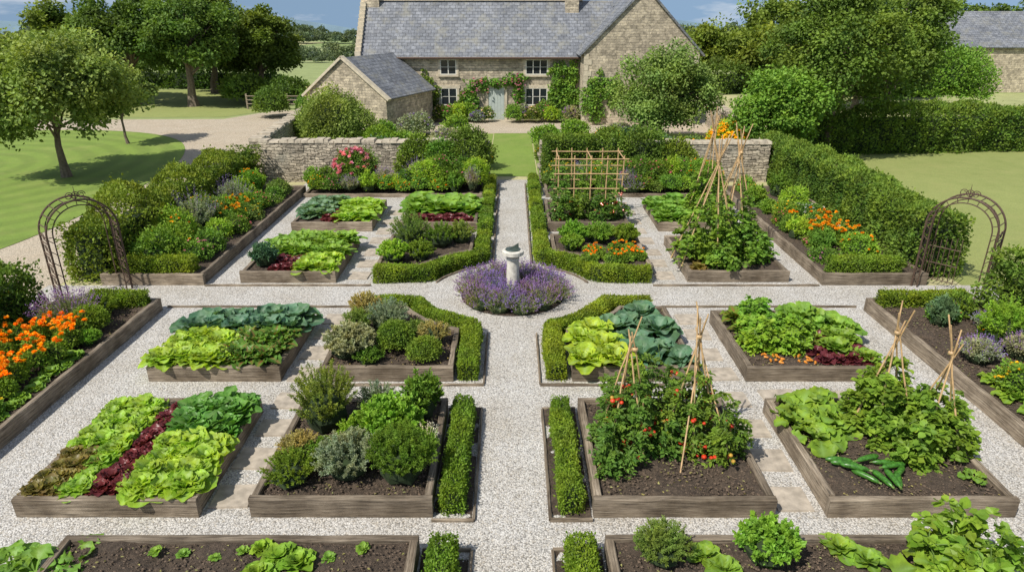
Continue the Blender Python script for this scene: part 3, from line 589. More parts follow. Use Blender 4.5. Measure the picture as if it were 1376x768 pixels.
# row 3 left
crop('potato_plants',grid(-6.4,-4.5,16.7,18.1,5,4),'potato',M_grn,.46)
herb('leek_plants',-6.2,16.1,.35,.55,M_kale,80,30,.1,.15)
crop('bronze_lettuce_plants',grid(-5.85,-5.3,15.6,16.5,3,4),'lettuce',M_red,.22)
crop('lettuce_plants',grid(-5.25,-4.45,15.6,16.5,3,3),'romaine',M_lime,.36)
herb('rosemary_bush',-2.75,17.6,.6,.9,M_rosem,150,60,.05,.25)
herb('thyme_bush',-1.95,17.6,.5,.62,M_thyme,130,60,.04,.4)
herb('thyme_bush',-1.4,17.9,.42,.58,M_rosem,120,60,.04,.4)
herb('parsley_plant',-3.0,16.4,.45,.52,M_lime,130,40,.05,.7)
herb('mint_plant',-2.35,16.55,.4,.48,M_thyme,120,40,.05,.5)
# row 4 left
crop('kale_plants',grid(-6.5,-5.6,20.2,22.2,3,4),'cabbage',M_kale,.45)
crop('lettuce_plants',grid(-5.3,-4.35,19.8,22.0,3,5),'romaine',M_lime,.42)
crop('red_lettuce_plants',grid(-5.7,-5.25,19.75,20.8,2,4),'lettuce',M_red,.26)
crop('cabbage_plants',grid(-3.3,-1.15,20.6,22.2,4,3),'cabbage',M_grn,.66)
crop('red_lettuce_plants',grid(-3.2,-1.2,19.75,20.3,7,2),'lettuce',M_red,.26)
# row 2 right
crop('lettuce_plants',[(1.35,11.0),(1.7,11.45),(1.35,11.75),(1.85,11.0),(1.6,12.1)],'romaine',M_lime,.5)
crop('kale_plants',[(2.35,11.8),(2.8,11.5),(2.9,12.2),(2.4,12.6),(2.7,13.0),(3.0,11.0),(2.0,12.3),(2.4,11.1)],'cabbage',M_kale,.48)
crop('lettuce_plants',[(6.1,11.4),(6.4,11.8),(5.8,11.9),(6.45,11.1),(6.2,11.9)],'romaine',M_grn,.34)
crop('kale_plants',[(5.9,12.8),(6.35,12.7),(6.1,12.4),(6.5,12.3)],'kale',M_grn,.52)
crop('beetroot_plants',grid(5.6,6.55,10.9,12.1,4,4),'lettuce',M_red,.21)
crop('swiss_chard_plants',grid(4.45,5.7,11.5,12.9,3,3),'chard',M_beet,.42)
mb=MB()
for i in range(26):
    x,y=4.6+rng.random()*1.1,10.9+rng.random()*.4; tube(mb,[(x,y,.24),(x+jit(.03),y+jit(.03),.28),(x+jit(.05),y-.06,.29)],[.012,.024,.012],7)
mb.build('carrot_roots',[flat('carrot_skin',(.65,.24,.03),.5)])
def marigolds(x0,x1,y0,y1,n,z=Z0,h=.28,fl=M_org,name='marigold_plants',fs=.035,leaf=M_bean,k=5):
    mb=MB()
    for i in range(n):
        x,y=rng.uniform(x0,x1),rng.uniform(y0,y1); bush_into(mb,(x,y,z+h*.4),(.2,.2,h*.55),.045,cover=1.4,mat=0,core=1)
        a=rng.random(k)*TAU; P=np.stack([x+.2*np.cos(a)*rng.random(k)**.5,y+.2*np.sin(a)*rng.random(k)**.5,z+h*rng.uniform(.9,1.25,k)],1); flowers_into(mb,P,fs,2)
    return mb.build(name,[leaf,M_core,fl])
marigolds(1.9,3.35,16.1,17.1,13); herb('parsley_plant',1.7,17.9,.45,.55,M_mint,120,40,.06,.6); herb('carrot_plants',2.4,18.0,.5,.5,M_grn,150,40,.06,.4); herb('carrot_plants',3.1,17.8,.4,.5,M_thyme,150,40,.06,.4); herb('parsley_plant',1.6,17.3,.35,.4,M_grn,100,40,.05,.6)
# ---- climbing crops
def canes(x,y,r,apex,n=6,z=.2,over=.2,a0=0):
    out=[]
    for i in range(n):
        a=a0+i/n*TAU+jit(.15); b=np.array((x+r*math.cos(a)*(1+jit(.12)),y+r*math.sin(a)*(1+jit(.12)),z)); t=np.array((x+jit(.04),y+jit(.04),apex)); out.append((b,t,t+(t-b)*over*rng.uniform(.4,1.5)))
    return out
def wigwam(name,cn,cr=.011):
    mb=MB()
    for b,t,e_ in cn:
        q=np.linspace(0,1,6)[:,None]; tube(mb,b+(e_-b)*q+rng.normal(size=(6,3))*.006,np.linspace(cr*1.2,cr*.8,6),6)
    t=cn[0][1]; lathe(mb,t,[(.03,-.03),(.045,-.01),(.045,.01),(.03,.03)],10)
    return mb.build(name,[M_cane])
def spray_plant(name,x,y,r,h,mat,ls,ns=12,nsp=14,nlf=9,z=Z0,fruit=0,cn=None,top=.75,side=.22,W=.55):
    mb=MB(); stems=[]
    for i in range(ns):
        if cn is not None and i<len(cn)*2:
            b,t,_=cn[i%len(cn)]; hh=top*rng.uniform(.7,1.1); q=np.linspace(0,1,7)[:,None]
            p=b+(t-b)*hh*q; ph=rng.random()*6; p[:,0]+=.05*np.cos(q[:,0]*14+ph); p[:,1]+=.05*np.sin(q[:,0]*14+ph)
        else:
            a=rng.random()*TAU; k=rng.random()**.5; hh=h*rng.uniform(.55,1.08)*(1.05-.4*k); q=np.linspace(0,1,7)[:,None]
            b=np.array((x+.25*r*math.cos(a)*k,y+.25*r*math.sin(a)*k,z-.03)); t=np.array((x+r*.8*math.cos(a)*k,y+r*.8*math.sin(a)*k,z+hh)); p=b+(t-b)*q
            p[:,:2]+=rng.normal(size=(7,2))*.03; out=.35*r*k*np.sin(q[:,0]*math.pi); p[:,0]+=out*math.cos(a); p[:,1]+=out*math.sin(a)
        stems.append(p); tube(mb,p,np.linspace(.009,.004,7),5,2)
    S=np.array(stems); k=ns*nsp; si=np.repeat(np.arange(ns),nsp); t=rng.uniform(.08,1,k)*6; i0=np.minimum(t.astype(int),5); fr=(t-i0)[:,None]
    base=S[si,i0]*(1-fr)+S[si,i0+1]*fr
    a=rng.random(k)*TAU; ctr=nz(base[:,:2]-np.array((x,y))); d=np.stack([np.cos(a)+ctr[:,0]*.7,np.sin(a)+ctr[:,1]*.7,rng.uniform(-.3,.5,k)],1); d=nz(d)
    L=side*rng.uniform(.5,1.15,k)*(1.15-.5*t/6)
    u=np.tile(np.linspace(.25,1,nlf),(k,1)); P=base[:,None]+d[:,None]*(L[:,None]*u)[...,None]; P[...,2]-=(.35*L[:,None]*u**2)
    sd=np.where(np.arange(nlf)%2,1,-1)[None,:,None]*np.stack([-d[:,1],d[:,0],d[:,2]*0],1)[:,None]
    D=d[:,None]*.6+sd*.8+rng.normal(size=(k,nlf,3))*.3+[0,0,-.15]; n=k*nlf
    P=P.reshape(-1,3); P[:,2]=np.maximum(P[:,2],z+.01)
    leaves(mb,P,D.reshape(-1,3),rng.normal(size=(n,3))*.45+[0,0,1.],ls*rng.uniform(.6,1.25,n),W,np.clip(np.repeat(rng.random(k),nlf)*.5+.5*rng.random(n),0,1),0)
    mats=[mat,M_core,M_stem,M_fruit,M_gfruit]
    if fruit:
        j=rng.integers(0,k,fruit); c=base[j]+d[j]*L[j][:,None]*.75; c[:,2]-=.05; c[:,2]=np.clip(c[:,2],z+.08,z+h*.75)
        P=np.repeat(c,3,0)+rng.normal(size=(fruit*3,3))*.035; g=rng.random(len(P))<.15
        spheres(mb,P[~g],rng.uniform(.026,.042,(~g).sum()),3,sq=.88)
        if g.any(): spheres(mb,P[g],rng.uniform(.022,.034,g.sum()),4,sq=.9)
    return mb.build(name,mats)
for x,y in((4.7,11.5),(5.25,11.55),(4.8,12.1),(5.35,12.2),(4.95,12.8),(5.5,11.9)): spray_plant('celery_plant',x,y,.36,.6,M_mint,.09,14,11,7,side=.17,W=.8)
# trellis
mb=MB()
for yy in(20.3,21.5):
    for x in np.linspace(1.4,3.35,5): tube(mb,[(x,yy,.15),(x+jit(.02),yy,1.2),(x+jit(.02),yy,2.15)],.02,6)
    for z in (.7,1.15,1.6,2.05): tube(mb,[(1.25,yy-.02,z),(2.4,yy-.02,z+jit(.01)),(3.5,yy-.02,z)],.018,6)
for x in (1.4,2.375,3.35): tube(mb,[(x,20.2,2.06),(x,21.6,2.06)],.018,6)
mb.build('bamboo_trellis',[M_cane])
for x in (1.5,2.1,2.7,3.2): spray_plant('tomato_plant',x,20.2+jit(.1),.36,1.0+jit(.15),M_tom,.09,11,12,8,fruit=5)
for x in (1.6,2.3,3.0): spray_plant('pea_plant',x,21.5,.4,1.55+jit(.1),M_bean,.09,12,14,8)
crop('lettuce_plants',grid(4.5,5.7,19.8,20.8,4,3),'romaine',M_grn,.4); crop('cabbage_plants',grid(4.5,5.6,21.0,22.2,3,3),'cabbage',M_grn,.5)
def beans(x,y,r,ap,h,n=6,cr=.012,a0=.3,ls=.1,extra=14,over=.2,top=.62,nsp=18):
    cn=canes(x,y,r,ap,n,over=over,a0=a0); wigwam('bean_pole_wigwam',cn,cr)
    spray_plant('bean_plant',x,y,r*1.05,h,M_bean,ls,2*n+extra,nsp,7,cn=cn,top=top,side=.2,W=.8)
beans(6.1,20.8,.6,2.8,1.1,cr=.017)
for (x,y,ap,a0) in((5.05,16.6,2.75,.2),(5.75,17.2,2.85,.6)): beans(x,y,.85,ap,1.35,7,.016,a0,.1,20,.2,.6,16)
spray_plant('bean_plant',5.5,16.2,.75,.8,M_bean,.1,16,14,7,W=.8); spray_plant('bean_plant',6.1,16.5,.5,.9,M_bean,.1,12,14,7,W=.8)
crop('lettuce_plants',[(4.6,15.8),(4.65,16.3),(4.6,17.0)],'lettuce',M_brn,.22)
# row1 right
for (x,y,ap,a0) in((1.66,8.45,1.85,.3),(2.62,8.6,1.95,.9)):
    cn=canes(x,y,.46,ap,5,a0=a0,over=.2); wigwam('tomato_cane_wigwam',cn,.013)
    spray_plant('tomato_plant',x,y,.46,1.35,M_tom,.075,17,15,9,cn=cn,top=.74,fruit=15,side=.2)
spray_plant('tomato_plant',1.75,9.15,.42,1.2,M_tom,.075,11,14,9,fruit=4); spray_plant('tomato_plant',2.95,8.25,.42,1.0,M_tom,.075,12,14,9,fruit=8); spray_plant('tomato_plant',2.2,9.2,.4,1.25,M_tom,.075,10,13,9,fruit=3); spray_plant('tomato_plant',1.45,7.95,.32,.75,M_tom,.075,10,12,9,fruit=8); spray_plant('tomato_plant',2.1,8.2,.3,.75,M_tom,.075,8,12,9,fruit=6)
mb=MB()
for (x0,y0,x1,y1,z1) in((2.35,7.85,2.75,8.9,1.9),(3.1,7.9,2.65,8.9,1.95),(3.2,8.9,2.6,8.6,1.6)): tube(mb,[(x0,y0,.2),((x0+x1)/2,(y0+y1)/2,z1*.55),(x1,y1,z1)],.012,6)
mb.build('bamboo_support_canes',[M_cane])
beans(5.55,8.8,.5,1.9,1.15,5,.013,.5,.095,16,.2,.7,16); beans(6.15,8.45,.45,1.75,1.0,5,.013,.1,.095,14,.25,.66,15)
spray_plant('bean_plant',5.75,8.1,.38,.75,M_bean,.1,9,12,7,W=.8)
crop('zucchini_plants',[(4.55,9.2),(5.0,9.0),(4.5,8.6),(4.9,9.45),(4.4,8.9),(4.8,8.8)],'squash',M_grn,.46)
crop('zucchini_plants',[(6.3,7.7)],'squash',M_grn,.26)
mb=MB()
def zuc(x,y,z,a,L=.36,r=.042):
    s=np.linspace(-.5,.5,10); prof=r*np.array([.4,.78,.88,.92,.95,1,1,1,.85,.35])
    p=np.stack([x+s*L*math.cos(a),y+s*L*math.sin(a),z+.012*(1-4*s*s)],1); tube(mb,p,prof,10,0)
    b=p[0]; tube(mb,[b,b-np.array((math.cos(a),math.sin(a),0))*.04],[.014,.018],6,1)
for i,(x,y,a) in enumerate([(4.62,8.02,3.0),(4.64,7.90,2.95),(4.72,7.78,2.75),(4.82,7.66,2.3),(5.0,7.58,1.85),(5.12,7.55,1.6),(5.24,7.6,1.25),(5.3,7.7,.8),(5.0,7.98,.3),(5.25,7.95,-.15),(5.3,7.85,.2)]): zuc(x,y,.295+.03*(i%3),a)
mb.build('harvested_zucchinis',[M_zuc,M_stem],smooth=True)
# ------------------------------------------------------------------ front beds
crop('zucchini_plants',[(-5.5,6.1),(-5.1,6.3),(-5.9,6.2),(-5.4,5.7)],'squash',M_grn,.42,z=.12)
crop('seedling_plants',[(-3.0,6.3),(-2.75,6.2),(-2.85,5.95),(-2.5,6.1)],'romaine',M_mint,.2)
crop('seedling_plants',[(-4.2+.35*i,6.25+jit(.1)) for i in range(8)],'spinach',M_grn,.1)
herb('thyme_bush',1.75,6.2,.36,.45,M_rosem,190,60,.035,.25)
herb('mint_plant',2.95,6.2,.38,.5,M_mint,110,40,.06,.6); crop('lettuce_plants',[(2.25,6.2),(2.4,6.0),(3.9,6.3),(4.1,6.1)],'spinach',M_grn,.22)
spray_plant('squash_vine',5.1,6.05,.5,.9,M_grn,.12,16,9,6,W=.85); crop('squash_plants',[(4.75,5.9),(5.1,6.25)],'squash',M_grn,.42,z=.35)
# ------------------------------------------------------------------ borders
marigolds(-9.7,-8.25,9.7,12.0,34,h=.42,fs=.055,k=6); marigolds(-9.4,-8.2,8.2,9.8,10,h=.25,fl=M_yel,leaf=M_grn,name='yellow_flower_plants',fs=.03)
lavender(-8.95,12.5,.5,.75,Z0,220); bush('box_ball',-8.4,12.3,.34,.5,M_box,.034,z0=Z0,lump=.07,cover=2.2)
herb('thyme_bush',-8.6,13.05,.4,.4,M_thyme,120,50,.04,.5); herb('herb_plant',-8.1,11.7,.25,.3,M_mint,100,40,.04,.5)
crop('seedling_plants',grid(-9.4,-8.0,7.0,9.0,4,6),'spinach',M_grn,.2); crop('chard_plants',grid(-8.25,-7.95,9.0,11.3,1,8),'lettuce',M_grn,.2)
def rb(x,y,i,sc=1.,flw=.6):
    k=rng.integers(0,8); r=(.32+.2*rng.random())*sc; h=(.4+.5*rng.random())*sc
    mats=[M_grn,M_bean,M_tom,M_sage,M_mint,M_rosem,M_lime,M_thyme]; fl=[M_yel,M_pink,M_wht,M_redf,M_org,M_yel,None,M_pink][k]
    if k in(3,): herb('perennial_plant',x,y,r,h,mats[k],120,40,.06,.35,tip=M_lavf)
    elif fl and rng.random()<flw: bush('flowering_perennial',x,y,r,h,mats[k],.055,z0=Z0-.1,fl=fl,fn=18,fs=.034*sc**.5,lump=.3,cover=1.5)
    elif rng.random()<.5: herb('leafy_perennial',x,y,r,h*1.1,mats[k],90,35,.07,.45,z0=Z0-.1)
    else: bush('leafy_shrub',x,y,r,h,mats[k],.06,z0=Z0-.1,lump=.32,cover=1.5)
for i,y in enumerate(np.linspace(16.3,23.6,13)):
    rb(-8.95+jit(.15),y,i,1.2); rb(-8.1+jit(.15),y+.2,i,.8)
    if i%2: rb(9.1+jit(.15),y,i,1.1)
    rb(8.2+jit(.2),y+.2,i,.75)
marigolds(-8.9,-8.0,18.8,21.2,10,h=.5,fs=.045); marigolds(8.1,9.3,17.3,19.3,16,h=.45,fs=.055)
for i in range(12): rb(8.3+rng.random()*1.3,7.5+rng.random()*5.8,i,.7)
herb('fennel_plant',9.3,11.6,.5,.95,M_mint,140,50,.06,.3); herb('leek_plants',8.7,12.6,.3,.55,M_kale,60,30,.1,.15); marigolds(8.3,9.3,8.0,11,4,fl=M_yel)
crop('chard_plants',grid(8.0,9.6,8.6,10.4,3,4),'kale',M_grn,.3)
for i,x in enumerate(np.linspace(-7.2,-1.3,15)): rb(x,24.5+jit(.25),i,.95 if x<-3.5 else 1.3)
for i,x in enumerate(np.linspace(-7.0,-1.4,10)): rb(x,23.95+jit(.1),i,.8)
for i,x in enumerate(np.linspace(1.6,7.2,14)): rb(x,24.6+jit(.25),i,1.2)
for i,x in enumerate(np.linspace(3.6,7.2,8)): rb(x,23.95+jit(.1),i,.85)
bush('rose_bush',-5.8,24.9,.75,1.45,M_tom,.07,fl=M_pink,fn=70,fs=.09,lump=.3)
lavender(4.3,24.0,.5,.6,.1,160,'catmint')
# ------------------------------------------------------------------ tall hedges
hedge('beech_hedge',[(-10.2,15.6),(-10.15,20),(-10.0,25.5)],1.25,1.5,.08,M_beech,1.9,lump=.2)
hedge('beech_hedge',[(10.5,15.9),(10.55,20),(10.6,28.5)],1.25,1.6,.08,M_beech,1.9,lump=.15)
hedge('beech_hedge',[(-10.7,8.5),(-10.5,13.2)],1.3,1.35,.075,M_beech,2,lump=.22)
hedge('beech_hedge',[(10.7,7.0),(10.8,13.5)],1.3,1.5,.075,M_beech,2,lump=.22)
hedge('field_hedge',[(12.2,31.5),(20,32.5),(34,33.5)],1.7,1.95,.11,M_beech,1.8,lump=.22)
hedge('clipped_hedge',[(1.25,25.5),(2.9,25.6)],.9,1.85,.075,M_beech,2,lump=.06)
bush('climbing_shrub',-1.6,25.7,(.9,.6),2.1,M_tree,.085,lump=.3); bush('climbing_shrub',-2.6,25.6,(.7,.55),1.7,M_bean,.085,lump=.35); bush('climbing_shrub',-3.6,25.75,(.8,.5),1.75,M_beech,.085,lump=.35)
for x,h,m in((3.6,2.0,M_beech),(4.9,2.05,M_tree),(6.1,1.7,M_beech)): bush('wall_shrub',x,25.75,(.85,.6),h,m,.085,lump=.32)
# ------------------------------------------------------------------ garden walls
def stone_wall(pts,h,w=.5,name='stone_wall'):
    e=empty(name); mb=MB()
    for (a,b) in zip(pts[:-1],pts[1:]):
        a=np.array(a,float);b=np.array(b,float); L=np.linalg.norm(b-a); box(mb,((a[0]+b[0])/2,(a[1]+b[1])/2,h/2),(L,w,h),math.atan2(b[1]-a[1],b[0]-a[0]))
    o=mb.build('walling',[M_rubble],autouv=True); o.parent=e
    mb=MB()
    for (a,b) in zip(pts[:-1],pts[1:]):
        a=np.array(a,float);b=np.array(b,float); L=np.linalg.norm(b-a); p=0; rz=math.atan2(b[1]-a[1],b[0]-a[0])
        while p<L-.1:
            ww=.14+.26*rng.random(); q=a+(b-a)*(p+ww/2)/L; hh=.05+.09*rng.random(); box(mb,(q[0],q[1],h+hh/2+.003),(ww-.012,w+.05+jit(.05),hh),rz+jit(.05),0,rng.random(),.9); p+=ww
    o=mb.build('coping_stones',[M_coping],autouv=True); o.parent=e
    mb=MB()
    for (a,b) in zip(pts[:-1],pts[1:]):
        a=np.array(a,float);b=np.array(b,float); L=np.linalg.norm(b-a); rz=math.atan2(b[1]-a[1],b[0]-a[0])
        for i in range(int(L*h*9)):
            s=rng.random()*L; zz=.1+rng.random()*(h-.2); q=a+(b-a)*s/L; box(mb,(q[0],q[1],zz),(.12+.18*rng.random(),w+.02+.03*rng.random(),.06+.05*rng.random()),rz,0,rng.random(),1)
    o=mb.build('proud_stones',[M_rubble],autouv=True); o.parent=e
stone_wall([(-9.6,26.2),(-.85,26.2)],1.5); stone_wall([(1.05,26.2),(9.8,26.2)],1.45)
stone_wall([(-9.9,26.5),(-10.6,36.0)],1.45); stone_wall([(10.1,26.5),(11.4,40)],1.3)
# ------------------------------------------------------------------ arches
def arch(x,y,rz,gate=False):
    e=empty('garden_arch',(x,y,0),rz); mb=MB(); W=.72; H=1.6
    def hoop(yy,r0,h0,rad=.022):
        t=np.linspace(0,math.pi,25); p=[(r0,yy,0),(r0,yy,h0/2)]+[(r0*math.cos(q),yy,h0+r0*math.sin(q)*1.0) for q in t]+[(-r0,yy,h0/2),(-r0,yy,0)]; tube(mb,p,rad,6)
    for yy in(-.25,.25): hoop(yy,W,H); hoop(yy,W-.12,H,.014)
    for z in np.arange(.15,1.6,.26):
        for s in(-1,1):
            tube(mb,[(s*W,-.25,z),(s*W,.25,z)],.013,5); tube(mb,[(s*(W-.12),-.25,z),(s*W,-.25,z+.12)],.009,5)
            tube(mb,[(s*W,-.25,z),(s*W,.25,z+.26)],.009,5)
            t=np.linspace(0,TAU*1.2,12); tube(mb,np.stack([t*0+s*W,.09*np.cos(t)*(1-t/12),z+.13+.09*np.sin(t)*(1-t/12)],1),.009,5)
    for q in np.linspace(0,math.pi,11):
        c,s=math.cos(q),math.sin(q); tube(mb,[(W*c,-.25,H+W*s),(W*c,.25,H+W*s)],.013,5)
        tube(mb,[((W-.12)*c,-.25,H+(W-.12)*s),(W*c,-.25,H+W*s)],.009,5)
    for s in(-1,0,1):
        t=np.linspace(0,TAU*1.3,14); r=.09*(1-t/14); tube(mb,np.stack([s*.12+r*np.cos(t),t*0-.25,H+W+.1+r*np.sin(t)],1),.01,5)
    tube(mb,[(0,-.25,H+W),(0,-.25,H+W+.3)],[.016,.004],6)
    o=mb.build('iron_frame',[M_iron]); o.parent=e
    if gate:
        mb=MB()
        for x in np.linspace(-W+.06,-.02,7): tube(mb,[(x,.25,.1),(x,.25,1.0+.25*math.sin((x+W)/W*1.5))],.009,5)
        for z in(.15,.55,.95): tube(mb,[(-W+.04,.25,z),(0,.25,z)],.013,5)
        o=mb.build('iron_gate',[M_iron]); o.parent=e
arch(-9.75,14.75,math.radians(48)); arch(10.3,14.9,math.radians(-48),True)
# ------------------------------------------------------------------ house
def slab(mb,pts,t=.1):
    v=np.array(pts,float); n=nz(np.cross(v[1]-v[0],v[3]-v[0])); w=np.concatenate([v,v-n*t])
    mb.add(w,[[0,1,2,3],[7,6,5,4],[0,4,5,1],[1,5,6,2],[2,6,7,3],[3,7,4,0]])
def house():
    e=empty('stone_farmhouse'); P=lambda mb,n,m,**k:setattr(mb.build(n,m,**k),'parent',e)
    x0,x1,yf,yb,ez,rzz=-8.9,4.6,42,47.6,3.75,6.55; ym=(yf+yb)/2
    mb=MB()
    v=[(x0,yf,0),(x1,yf,0),(x1,yb,0),(x0,yb,0),(x0,yf,ez),(x1,yf,ez),(x1,yb,ez),(x0,yb,ez),(x0,ym,rzz),(x1,ym,rzz)]
    mb.add(v,[[0,1,5,4],[2,3,7,6],[3,0,4,7],[1,2,6,5]]); mb.add([v[4],v[7],v[8]],[[0,2,1]]); mb.add([v[5],v[6],v[9]],[[0,1,2]])
    wx0,wx1,wy0,wy1,we,wr=4.0,10.4,39.9,48.5,4.0,7.25; wm=(wx0+wx1)/2
    v=[(wx0,wy0,0),(wx1,wy0,0),(wx1,wy1,0),(wx0,wy1,0),(wx0,wy0,we),(wx1,wy0,we),(wx1,wy1,we),(wx0,wy1,we),(wm,wy0,wr),(wm,wy1,wr)]
    mb.add(v,[[0,1,5,4],[2,3,7,6],[3,0,4,7],[1,2,6,5]]); mb.add([v[4],v[5],v[8]],[[0,1,2]]); mb.add([v[6],v[7],v[9]],[[0,1,2]])
    for cx,cy,s in((-8.45,ym,.9),(3.6,ym-.3,.8)): box(mb,(cx,cy,rzz+.3),(s,.8,2.2))
    P(mb,'walls',[M_stone],autouv=True)
    mb=MB(); k=(rzz-ez)/(ym-yf); o=.3
    slab(mb,[(x0-.05,yf-o,ez-o*k+.12),(x1+1.5,yf-o,ez-o*k+.12),(x1+1.5,ym,rzz+.12),(x0-.05,ym,rzz+.12)])
    slab(mb,[(x1,yb+o,ez-o*k+.12),(x0-.05,yb+o,ez-o*k+.12),(x0-.05,ym+.001,rzz+.12),(x1,ym+.001,rzz+.12)])
    k=(wr-we)/(wm-wx0)
    slab(mb,[(wx0-o,wy1,we-o*k+.12),(wx0-o,wy0-.12,we-o*k+.12),(wm,wy0-.12,wr+.12),(wm,wy1,wr+.12)])
    slab(mb,[(wx1+o,wy0-.12,we-o*k+.12),(wx1+o,wy1,we-o*k+.12),(wm+.001,wy1,wr+.12),(wm+.001,wy0-.12,wr+.12)])
    P(mb,'slate_roof',[M_slate],autouv=True)
    mb=MB()
    for i in range(30): box(mb,(x0+.2+i*.44,ym,rzz+.16),(.43,.3,.12))
    for s,yy in((1,yf-.3),(-1,yb+.3)):
        n=14
        for i in range(n):
            t=(i+.5)/n; y=yy+(ym-yy)*t; z=ez-.3*(rzz-ez)/(ym-yf)+.12+(rzz-ez+.3)*t; box(mb,(x0-.05,y,z+.1),(.34,.26,.26))
    for i,z in enumerate(np.arange(.15,3.9,.3)):
        for xx,sg in((wx0,1),(wx1,-1)): box(mb,(xx+sg*(.13+.09*(i%2)),wy0-.012,z),(.26+.18*(i%2),.03,.285))
    P(mb,'dressed_stonework',[M_quoin])
    sr=MB();fr=MB();gl=MB()
    def window(cx,y,z0,w,h,n=2):
        t=.13; yy=y-.02
        box(sr,(cx,yy,z0+h+t/2),(w+2*t+.12,.06,t+.05)); box(sr,(cx,yy-.03,z0-.06),(w+2*t,.14,.09))
        for s in(-1,1): box(sr,(cx+s*(w/2+t/2),yy,z0+h/2),(t,.052,h-.002))
        box(gl,(cx,y-.008,z0+h/2),(w,.01,h))
        for i in range(n+1): box(fr,(cx-w/2+.025+(w-.05)*i/n,y-.026,z0+h/2),(.05,.03,h))
        for z in(z0+.025,z0+h-.025): box(fr,(cx,y-.028,z),(w-.004,.03,.05))
        for i in range(n): box(fr,(cx-w/2+w*(i+.5)/n,y-.022,z0+h/2),(w/n-.06,.018,.022))
    for cx,w,n in((-3.75,.95,2),(1.45,1.3,3)): window(cx,yf,2.6,w,.86,n); window(cx,yf,.85,w,1.0,n)
    box(sr,(-.93,yf-.03,1.98),(1.4,.1,.2))
    for s in(-1,1): box(sr,(-.93+s*.56,yf-.03,.94),(.16,.09,1.88))
    P(sr,'window_surrounds',[M_quoin]);P(fr,'window_frames',[M_white]);P(gl,'window_panes',[M_glass])
    mb=MB(); box(mb,(-.93,yf-.025,.94),(.94,.05,1.86))
    for i in range(5): box(mb,(-.93-.36+.18*i,yf-.054,.94),(.15,.015,1.7))
    P(mb,'front_door',[M_door])
    mb=MB(); tube(mb,[(x0,yf-.36,ez-.2),(4.0,yf-.36,ez-.2)],.06,8); tube(mb,[(3.7,yf-.36,ez-.2),(3.75,yf-.1,ez-.5),(3.75,yf-.08,.1)],.04,8); P(mb,'gutter',[M_iron])
house()
def annex():
    e=empty('stone_outbuilding',(-7.9,39.6,0),math.radians(-22)); mb=MB(); w,l,ez,rz_=2.5,2.5,1.95,3.75
    v=[(-w,-l,0),(w,-l,0),(w,l,0),(-w,l,0),(-w,-l,ez),(w,-l,ez),(w,l,ez),(-w,l,ez),(0,-l,rz_),(0,l,rz_)]
    mb.add(v,[[0,1,5,4],[2,3,7,6],[3,0,4,7],[1,2,6,5]]); mb.add([v[4],v[5],v[8]],[[0,1,2]]); mb.add([v[6],v[7],v[9]],[[0,1,2]])
    o=mb.build('walls',[M_stone],autouv=True); o.parent=e
    mb=MB(); k=(rz_-ez)/w; q=.22
    for s in(-1,1):
        a=[(s*(w+q),-l-.08,ez-q*k+.1),(s*(w+q),l+.1,ez-q*k+.1),(0.001*s,l+.1,rz_+.1),(0.001*s,-l-.08,rz_+.1)]
        if s<0:a=a[::-1]
        slab(mb,a,.09)
    o=mb.build('slate_roof',[M_slate],autouv=True); o.parent=e
    mb=MB()
    for s in(-1,1):
        a=[(s*(w+.24),-l-.14,ez-.07),(s*(w+.24),-l+.16,ez-.07),(s*.001,-l+.16,rz_+.2),(s*.001,-l-.14,rz_+.2)]
        if s<0:a=a[::-1]
        slab(mb,a,.12)
    o=mb.build('gable_coping',[M_quoin]); o.parent=e
annex()
def barn():
    e=empty('stone_barn',(39,60,0),math.radians(-4)); mb=MB(); w,l,ez,r=7.5,3.6,3.5,5.9
    v=[(-w,-l,0),(w,-l,0),(w,l,0),(-w,l,0),(-w,-l,ez),(w,-l,ez),(w,l,ez),(-w,l,ez),(-w,0,r),(w,0,r)]
    mb.add(v,[[0,1,5,4],[2,3,7,6],[3,0,4,7],[1,2,6,5]]); mb.add([v[4],v[7],v[8]],[[0,2,1]]); mb.add([v[5],v[6],v[9]],[[0,1,2]])
    o=mb.build('walls',[M_stone],autouv=True); o.parent=e
    mb=MB(); k=(r-ez)/l
    for s in(-1,1):
        a=[(-w-.2,s*(l+.3),ez-.3*k+.12),(w+.2,s*(l+.3),ez-.3*k+.12),(w+.2,s*-.001,r+.12),(-w-.2,s*-.001,r+.12)]
        if s>0:a=a[::-1]
        slab(mb,a)
    o=mb.build('slate_roof',[M_slate],autouv=True); o.parent=e
    mb=MB()
    for i in range(12): box(mb,(3.3+i*.25,-l-.03,1.1),(.2,.06,2.2))
    o=mb.build('corrugated_door',[M_steel]); o.parent=e
barn()
def wall_climber(name,pts,mat,y,ls=.14,th=.3,fl=None):
    mb=MB()
    for x,z,rx,rz in pts:
        n=int(300*rx*rz/.25); a=rng.random(n)*TAU; q=rng.random(n)**.6*(1+.25*np.sin(a*3+x)+.15*np.sin(a*7)); P=np.stack([x+rx*q*np.cos(a),y-rng.random(n)*th*(1.2-q*.8),z+rz*q*np.sin(a)],1); P[:,2]=np.maximum(P[:,2],.05)
        leaves(mb,P,rng.normal(size=(n,3))+[0,-.3,-.3],rng.normal(size=(n,3))*.5+[0,-1,.6],ls*rng.uniform(.6,1.2,n),.75,None,0)
        tube(mb,[(x,y-.04,max(0,z-rz)),(x+jit(.1),y-.05,z)],.03,5,1)
    if fl: 
        P=np.array([(x+jit(rx),y-th-.02,max(.3,z+jit(rz))) for x,z,rx,rz in pts for _ in range(16)]); flowers_into(mb,P,.065,2)
    return mb.build(name,[mat,M_bark]+([fl] if fl else []))
